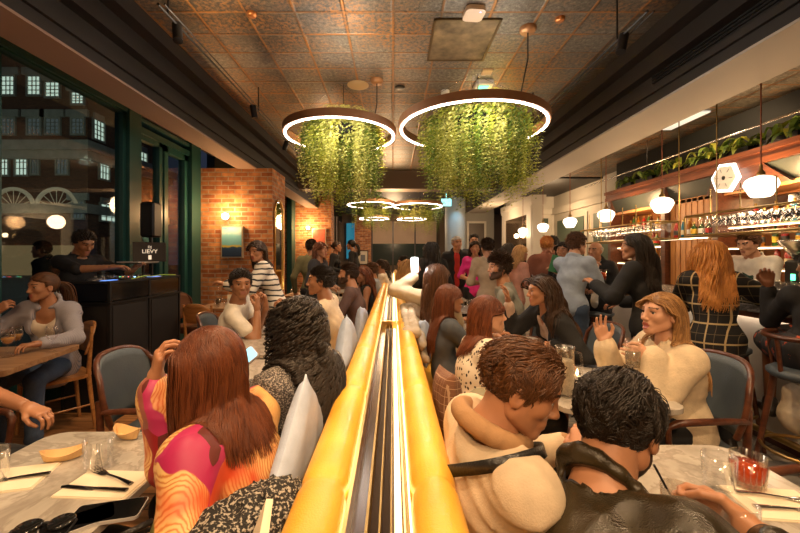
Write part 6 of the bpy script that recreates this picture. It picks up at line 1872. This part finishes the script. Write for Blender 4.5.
def knife(c, rz, label, mat=STEEL):
    t = empty('table_knife', c, rz, label, 'knife')
    MB().prism([(-.10, -.006), (-.02, -.008), (.0, -.007), (.0, .007), (-.09, .009), (-.105, .002)], 0, .002).build('blade', mat, t)
    MB().tube([(0, 0, .003), (.03, 0, .004), (.10, 0, .004)], [.005, .006, .008], 8, flat=.5).build('handle', mat, t)
def fork(c, rz, label, mat=STEEL):
    t = empty('fork', c, rz, label, 'fork')
    mb = MB()
    for k in range(4): mb.tube([(-.10, -.0105 + .007 * k, .008), (-.075, -.0105 + .007 * k, .003), (-.055, -.009 + .006 * k, .004)], [.0012, .0016, .002], 6)
    mb.tube([(-.056, 0, .004), (-.04, 0, .003), (-.025, 0, .005)], [.012, .010, .005], 10, flat=.25)
    mb.build('tines', mat, t)
    MB().tube([(-.028, 0, .005), (.03, 0, .007), (.09, 0, .004)], [.004, .004, .008], 8, flat=.5).build('handle', mat, t)
p = onT(778, 505); napkin((p.x, p.y, .75), -.12, .20, .14, 'cream napkin under the cutlery on the bottom right table')
knife((p.x + .015, p.y - .03, .757), PI - .1, 'knife lying on the napkin, bottom right table'); fork((p.x + .01, p.y + .02, .757), PI - .25, 'fork lying on the napkin, bottom right table')
# bottom left table
p = onT(106, 485); napkin((p.x, p.y, .75), -.05, .21, .13, 'cream napkin under fork and knife on the bottom left table')
DKS = M('dark_steel', (.20, .19, .18), .2, 1)
fork((p.x + .0, p.y + .025, .757), -.42, 'fork lying on the napkin, bottom left table', DKS); knife((p.x - .01, p.y - .03, .757), -.10, 'dark knife lying on the napkin, bottom left table', DKS)
p = onT(12, 480); napkin((p.x, p.y, .75), .25, .18, .14, 'cream napkin at the left edge of the bottom left table')
knife((p.x + .0, p.y - .01, .757), .3, 'knife on the napkin at the left edge', DKS)
tumbler(98, 470, .040, .098, 'empty clear stemless glass on the bottom left table')
tumbler(-8, 484, .040, .098, 'clear glass cut by the left edge of the picture')
def wood_boat(u, v, rz, label):
    p = onT(u, v); L, w, h = .062, .030, .026
    out = []
    V = []; n = 12
    for j in range(n + 1):
        f = -1 + 2 * j / n; ww = w * (1 - f * f) ** .6 + .001; lift = .018 * abs(f) ** 2.2
        V += [(L * f, ww, h + lift), (L * f * .82, ww * .45, .002 + lift * .3), (L * f * .82, -ww * .45, .002 + lift * .3), (L * f, -ww, h + lift)]
    m = len(V); V += [(x * .97, y * .94, z + .0015) for x, y, z in V]
    fs = [[j * 4 + k, j * 4 + k + 1, j * 4 + 5 + k, j * 4 + 4 + k] for j in range(n) for k in range(3)]
    fs += [[m + a for a in reversed(f)] for f in fs]
    fs += [[j * 4, j * 4 + 4, m + j * 4 + 4, m + j * 4] for j in range(n)] + [[j * 4 + 3, m + j * 4 + 3, m + j * 4 + 7, j * 4 + 7] for j in range(n)]
    o = MB().add(V, fs, 0, False).build('wooden_boat_dish', M('thin_wood', (.72, .46, .20), .6), None, p); o.rotation_euler[2] = rz
    tag(o, label, 'dish')
wood_boat(64, 460, .5, 'small pale wooden boat dish left of the glass on the bottom left table')
wood_boat(127, 438, -.35, 'small pale wooden boat dish near the kimono sleeve')
def phone(c, rz, label, w=.075, d=.155, lit=None, name='mobile_phone'):
    t = empty(name, c, rz, label, 'phone')
    MB().prism(rrect(w, d, .012), 0, .008, smooth=True).build('case', PHONEB, t)
    MB().prism(rrect(w - .005, d - .005, .010), .008, .009, smooth=True).build('screen', lit or PHONE, t)
    return t
p = onT(108, 514); phone((p.x, p.y, .75), PI / 2 + .25, 'black phone in a pale case lying on the bottom left table', .085, .165)
p = onT(45, 530); t = empty('sunglasses', (p.x, p.y, .75), .3, 'black sunglasses folded at the bottom edge of the left table', 'sunglasses')
for s in (-1, 1): MB().lathe([(0, .004), (.026, .004), (.03, .010), (.026, .014), (0, .012)], 20, (s * .034, 0, .004)).build('lens', M('black_lens', (.01, .01, .01), .1), t)
MB().tube([(-.065, 0, .012), (0, .006, .014), (.065, 0, .012)], .003, 6).tube([(-.065, 0, .012), (-.062, -.10, .006), (.04, -.115, .006)], .003, 6).tube([(.065, 0, .012), (.062, -.09, .008), (-.04, -.105, .008)], .003, 6).build('frame', BLACKM, t)
p = onT(78, 524); phone((p.x, p.y, .75), -.9, 'second phone in a black case cut by the bottom edge', .075, .15)
p = onT(171, 437); 
tag(MB().lathe([(0, 0), (.022, 0), (.038, .03), (.036, .03), (.02, .004), (0, .004)], 20).build('small_bowl', CERAM, None, p), 'small white bowl behind the kimono sleeve', 'bowl')
# left wooden table
for u, v, lb, rr in ((8, 357, 'wine glass of amber wine nearest the left edge on the wooden table', 1), (16, 353, 'wine glass beside the amber one on the wooden table', 1), (52, 352, 'wine glass near the corner of the wooden table', 0)):
    p = onT(u, v); t = empty('wine_glass', p, 0, lb, 'wine glass')
    MB().lathe(wine_profile(), 20).build('glass_body', GLASS, t)
    if rr: MB().lathe([(0, .086), (.018, .095), (.033, .12), (.034, .132), (0, .132)], 20).build('drink', WINE, t)
# phone in the curly woman's line, lit
t = phone((-.56, 1.33, 1.03), .9, 'phone with a lit pale blue screen behind the kimono collar', .072, .15, M('lit_screen', (.1, .3, .4), .2, emit=.9, ecol=(.45, .85, 1)))
t.location = W(238, 366, 1.30); t.rotation_euler = (math.radians(38), math.radians(16), math.radians(-48))
# phone with light
t = phone((0, 0, 0), 0, 'phone held up with its torch shining white', .072, .15, M('bright_screen', (.3, .3, .3), .2, emit=2.2, ecol=(.8, .95, 1)))
t.location = W(414.5, 265, 3.60); t.rotation_euler = (math.radians(84), 0, math.radians(8))
MB().lathe([(0, .009), (.010, .009), (.010, .012), (0, .012)], 12, (.012, .055, 0)).build('torch', E('torch_white', (1, 1, 1), 600), t)
point('torch_light', tuple(W(414.5, 259, 3.50)), 5, (1, .98, .95), .02)
# spritz table etc
def spritz(u, v, lb):
    p = onT(u, v); t = empty('spritz_glass', p, 0, lb, 'glass')
    MB().lathe([(0, 0), (.034, 0), (.030, .004), (.004, .010), (.004, .075), (.020, .085), (.043, .115), (.046, .145), (.038, .195), (.036, .195), (.044, .145), (.041, .117), (0, .09)], 22).build('glass_body', GLASS, t)
    MB().lathe([(0, .092), (.02, .094), (.040, .118), (.043, .145), (.041, .16), (0, .16)], 22).build('drink', ORG, t)
    return t
spritz(523, 338, 'balloon glass of orange spritz before the woman in the black blazer'); spritz(494, 345, 'second glass of orange spritz, beside the spotted blouse')
def candle(u, v, lb):
    p = onT(u, v); t = empty('tealight_holder', p, 0, lb, 'candle')
    MB().lathe([(0, 0), (.03, 0), (.034, .07), (.031, .07), (.028, .006), (0, .006)], 18).build('glass_cup', GLASS, t)
    MB().lathe([(0, .007), (.02, .007), (.02, .02), (0, .02)], 14).build('wax', CERAM, t)
    MB().lathe([(0, .02), (.006, .03), (.004, .042), (0, .055)], 10).build('flame', E('flame', (1, .62, .22), 90), t)
    return t
candle(509, 337, 'lit tealight in a glass between the two spritz glasses'); candle(577, 379, 'lit tealight beside the glass jug')
candle(252, 338, 'lit tealight in front of the man in the white tee'); candle(478, 300, 'lit tealight on the bearded man\'s table')
p = onT(565, 395); t = empty('glass_jug', p, 0, 'frosted glass water jug with a handle on the right table', 'jug')
MB().lathe([(0, 0), (.045, 0), (.048, .01), (.040, .21), (.044, .235), (.041, .235), (.037, .21), (.044, .015), (0, .012)], 26).build('glass_body', glassmat('frosted_glass', (.95, .92, .86), .25, .55), t)
MB().lathe([(0, .013), (.043, .014), (.038, .17), (0, .17)], 22).build('ice_water', M('ice_water', (.72, .66, .56), .35, Transmission_Weight=.55, var=.25, vs=60), t)
MB().tube([(.04, 0, .21), (.075, 0, .20), (.082, 0, .15), (.07, 0, .09), (.043, 0, .07)], .006, 8).build('handle', GLASS, t)
for u, v, lb in ((552, 388, 'clear tumbler left of the glass jug'), (545, 400, 'clear tumbler behind the curly haired man\'s forehead'), (583, 392, 'clear tumbler right of the glass jug')): tumbler(u, v, .034, .10, lb)
p = onT(583, 367); phone((p.x, p.y, .75), 1.2, 'black phone lying behind the tealight and jug')
t = tumbler(636, 372, .036, .15, 'tall clear glass held by the laughing blonde woman', GLASS, M('clear_drink', (.6, .5, .35), .1, Transmission_Weight=.7), .6, 'held_glass'); t.location = (1.19, 1.86, .86)
t = tumbler(597, 275, .036, .12, 'pint of red drink held by the man in the pale blue shirt', GLASS, RED, .75, 'held_glass'); t.location = (2.20, 3.93, 1.16)
t = empty('menu', tuple(W(556, 264, 4.15)), -.3, 'dark green menu held by the person in black', 'menu')
MB().box((0, 0, 0), (.12, .012, .19), mat=Matrix.Rotation(.25, 4, 'Y')).build('cover', M('menu_green', (.03, .16, .06), .5), t)
# glasses on left tables
k = 0
tb = tag(MB().lathe(tumbler_profile(.036, .10), 14).build('tumbler', GLASS), None, 'glass')
first = True
for (x, y, n, lb) in ((-2.25, 5.1, 7, 'clear tumbler on the wooden table under the painting'), (-1.55, 6.6, 8, 'clear tumbler on the wooden table by the pier corner'), (-.96, 3.52, 3, 'clear tumbler on the table of the man in the white tee'), (-.98, 4.5, 4, 'clear tumbler on the table before the brown shirt'), (.82, 3.75, 4, 'clear tumbler on the bearded man\'s table'), (.85, 4.8, 4, 'clear tumbler on the table beyond the phone')):
    rng = random.Random(int(x * 100 + y * 10))
    for i in range(n):
        o = tb if first else tb.copy()
        if not first: COL.objects.link(o)
        first = False
        o.location = (x + (-.20 + .40 * (i + .5) / n), y + rng.uniform(-.2, .2), .75 if x > -1.3 else .75)
        tag(o, lb, 'glass', lb.replace('clear tumbler', 'clear tumblers'))
for u, lb in ((197, 'clear glass bottle of water on the table under the painting'), (208, 'cream menu card standing on the table under the painting')):
    x = -2.25 + (.12 if u > 200 else -.08); 
    if u > 200: tag(MB().box((0, 0, .08), (.10, .03, .16), .2).build('menu_card', PAPER, None, (x, 4.95, .75)), lb, 'card')
    else: tag(MB().lathe([(0, 0), (.035, 0), (.037, .01), (.037, .16), (.015, .21), (.015, .26), (0, .26)], 16).build('water_bottle', GLASS, None, (x, 5.0, .75)), lb, 'bottle')

# ---------------------------------------------------------------- soft things on the bench
def pillow(loc_, rot, w, mat, label, th=.07):
    n = 17; V = []; 
    for sgn in (1, -1):
        for j in range(n):
            for i in range(n):
                a, b = -1 + 2 * i / (n - 1), -1 + 2 * j / (n - 1)
                e = (1 - a * a) ** .5 * (1 - b * b) ** .5
                pin = 1 - .06 * (a * a + b * b) + .10 * (a * a * b * b)
                wr = .004 * math.sin(9 * a + 4 * b) * e
                V.append((a * w / 2 * pin, sgn * (th * e ** .7 + .002) + wr, b * w / 2 * pin))
    m = n * n; Q = [(j * n + i, (j + 1) * n + i, (j + 1) * n + i + 1, j * n + i + 1) for j in range(n - 1) for i in range(n - 1)]
    Q += [(m + a, m + d, m + c, m + b) for a, b, c, d in Q]
    ed = [i for i in range(n)] + [j * n + n - 1 for j in range(1, n)] + [(n - 1) * n + i for i in range(n - 2, -1, -1)] + [j * n for j in range(n - 2, 0, -1)]
    Q += [(ed[i], ed[(i + 1) % len(ed)], m + ed[(i + 1) % len(ed)], m + ed[i]) for i in range(len(ed))]
    o = mesh_np('cushion', V, Q, mat); o.location = loc_; o.rotation_euler = [math.radians(a) for a in rot]
    return tag(o, label, 'cushion')
SILV = fabric('silver_cloth', (.42, .50, .66), .45)
pillow((-.295, 1.19, .79), (6, 45, 90), .37, SILV, 'silver grey cushion standing on its corner beside the kimono', .045)
pillow((-.32, 2.62, .74), (0, 40, 88), .40, SILV, 'silver grey cushion behind the man in the cream shirt', .07)
pillow((-.31, 3.75, .72), (0, 10, 88), .38, SILV, 'silver grey cushion behind the man in the brown shirt', .06)
pillow((.25, 1.72, .70), (0, 10, 92), .40, m_plaid('brown_check', (.14, .06, .03), (.34, .22, .14), 30), 'brown checked cushion behind the spotted blouse', .06)
pillow((.25, 3.12, .70), (0, 10, 92), .38, SILV, 'silver grey cushion between the chestnut hair and the cream jacket', .06)
def heap(name, loc_, prims, mat, label, cat, h=.010, amp=.010, seed=1, sc=1.2):
    V, Q = field_mesh(prims, h, folds(amp, seed, sc)); o = mesh_np(name, V, Q, mat); o.location = loc_
    return tag(o, label, cat)
heap('fur_coat', (-.38, .86, .46), [ell((0, 0, .12), (.19, .16, .14), .05), ell((.08, .10, .22), (.11, .14, .16), .05), ell((-.02, .02, .28), (.10, .12, .09), .05)], m_speckle('sequin_fur', (.012, .011, .010), (.40, .36, .30), 130, .56), 'black and white bobbly coat bundled on the bench behind the kimono', 'coat', .008, .012, 4, 3)
t = empty('handbag', (-.55, .80, .44), .9, 'black leather handbag on the bench at the bottom left', 'handbag')
V, Q = field_mesh([cap((-.12, 0, .16), (.12, 0, .16), .12, None, .02, .6, I3), cap((-.11, 0, .27), (.11, 0, .27), .07, None, .05, .6, I3)], .008, folds(.004, 2)); mesh_np('bag_body', V, Q, BLACKL, t)
MB().tube([(-.10, .06, .30), (-.06, .09, .34), (.06, .09, .34), (.10, .06, .30)], .008, 8).build('strap', BLACKL, t)
heap('handbag', (-.42, 2.32, .46), [ell((0, 0, .13), (.13, .12, .15), .03), ell((.02, .02, .26), (.09, .08, .08), .03)], BLACKL, 'shiny black leather bag on the bench between the curly hair and the cream shirt', 'handbag', .009, .010, 8, 2)
heap('scarf_bundle', (.32, 1.38, .46), [ell((0, 0, .14), (.13, .16, .17), .05), ell((.02, .06, .32), (.10, .12, .12), .05), ell((-.04, -.1, .38), (.08, .12, .07), .05)], fabric('olive_cloth', (.17, .15, .09)), 'olive grey jacket bundled on the bench behind the cream jacket', 'jacket', .009, .012, 9, 1.6)
heap('coat', (.13, 3.15, .90), [cap((-.03, -.60, .005), (-.03, .55, .02), .025, .03, .03), cap((.03, -.62, .0), (.04, .58, .015), .03, .03, .03), cap((.075, -.55, -.10), (.08, .50, -.08), .03, .035, .07), cap((.10, -.45, -.22), (.10, .35, -.22), .035, .04, .09)], fabric('ivory_coat', (.42, .35, .26), .8), 'ivory coat draped over the top of the right backrest', 'coat', .010, .009, 11, 2.2)
m2 = empty('menu', (-.29, .74, .79), .25, 'cream folded menu standing by the left backrest at the bottom edge', 'menu')
MB().box((0, 0, 0), (.012, .16, .20), mat=Matrix.Rotation(.35, 4, 'Y') @ Matrix.Rotation(.2, 4, 'X')).box((.02, .01, 0), (.012, .15, .19), mat=Matrix.Rotation(.2, 4, 'Y') @ Matrix.Rotation(.2, 4, 'X')).build('card', PAPER, m2)
t = empty('tote_bag', (2.60, 2.32, .26), 0, 'cream tote bag hanging by the foot rail at the right edge', 'bag')
V, Q = field_mesh([cap((0, -.10, .12), (0, .10, .12), .11, None, .02, 1), cap((0, -.11, .26), (0, .11, .26), .07, None, .05)], .010, folds(.006, 2)); V = np.array(V); V[:, 0] *= .55
mesh_np('bag_body', V, Q, CREAMC, t)
MB().tube([(0, -.09, .30), (0, -.06, .44), (0, .06, .44), (0, .09, .30)], .008, 8).build('strap', CREAMC, t)

# ---------------------------------------------------------------- lamps' light, with an added ceiling wash
for x, y in ((-.05, 1.0),):
    pass
DL = [(-.9, .6), (.9, .6), (-.9, 2.6), (1.0, 2.4), (-1.0, 5.0), (1.3, 4.6), (-.9, 7.4), (1.2, 7.0)]
for i, (x, y) in enumerate(DL):
    spot('downlight_beam', (x, y, 3.44), (x, y, 0), 120, 105, WARM, .9, .06)
spot('bench_beam', (-.03, 1.4, 3.44), (-.03, 1.6, .9), 120, 40, AMBER, .8)
spot('bench_beam', (-.03, 4.4, 3.44), (-.03, 4.6, .9), 120, 40, AMBER, .8)
for x, y, w_ in ((-1.5, 2.9, 26), (-.1, 1.9, 40), (1.5, 2.2, 26), (-.4, 3.6, 16), (1.2, 5.0, 20), (-1.0, 5.6, 20)): spot('added_ceiling_wash', (x, y, 3.0), (x * .95, y, 3.5), w_ * .8, 140, (1, .74, .48), 1)  # added spots without fittings, aimed up to brighten the tin ceiling
point('ring_glow', (.90, 3.65, 2.78), 36, (1, .86, .74), .4)
point('ring_glow', (-.64, 4.0, 2.75), 26, (1, .86, .74), .4)
for x, y in ((-1.0, -1.6), (1.0, -1.6)): spot('downlight_beam', (x, y, 3.44), (x * .8, .6, .9), 160, 90, WARM, .9, .1)
for y in (-1.5,): point('room_lamp', (0, y, 2.7), 60, WARM, .5)
point('room_lamp', (0, 9.5, 2.7), 70, WARM, .3); point('room_lamp', (0, 14, 2.7), 80, WARM, .3)
for y in (3.4, 5.8, 8.2): point('pendant_glow', (3.3, y, 1.92), 10, (1, .74, .46), .12)
point('bar_lamp', (4.2, 4.3, 2.2), 40, (1, .60, .28), .1); point('bar_lamp', (4.2, 6.8, 2.2), 25, (1, .60, .28), .1)
point('rear_lamp', (4.3, 10.2, 2.6), 50, WARM, .2); point('rear_lamp', (2.9, 10.8, 2.4), 25, WARM, .2)
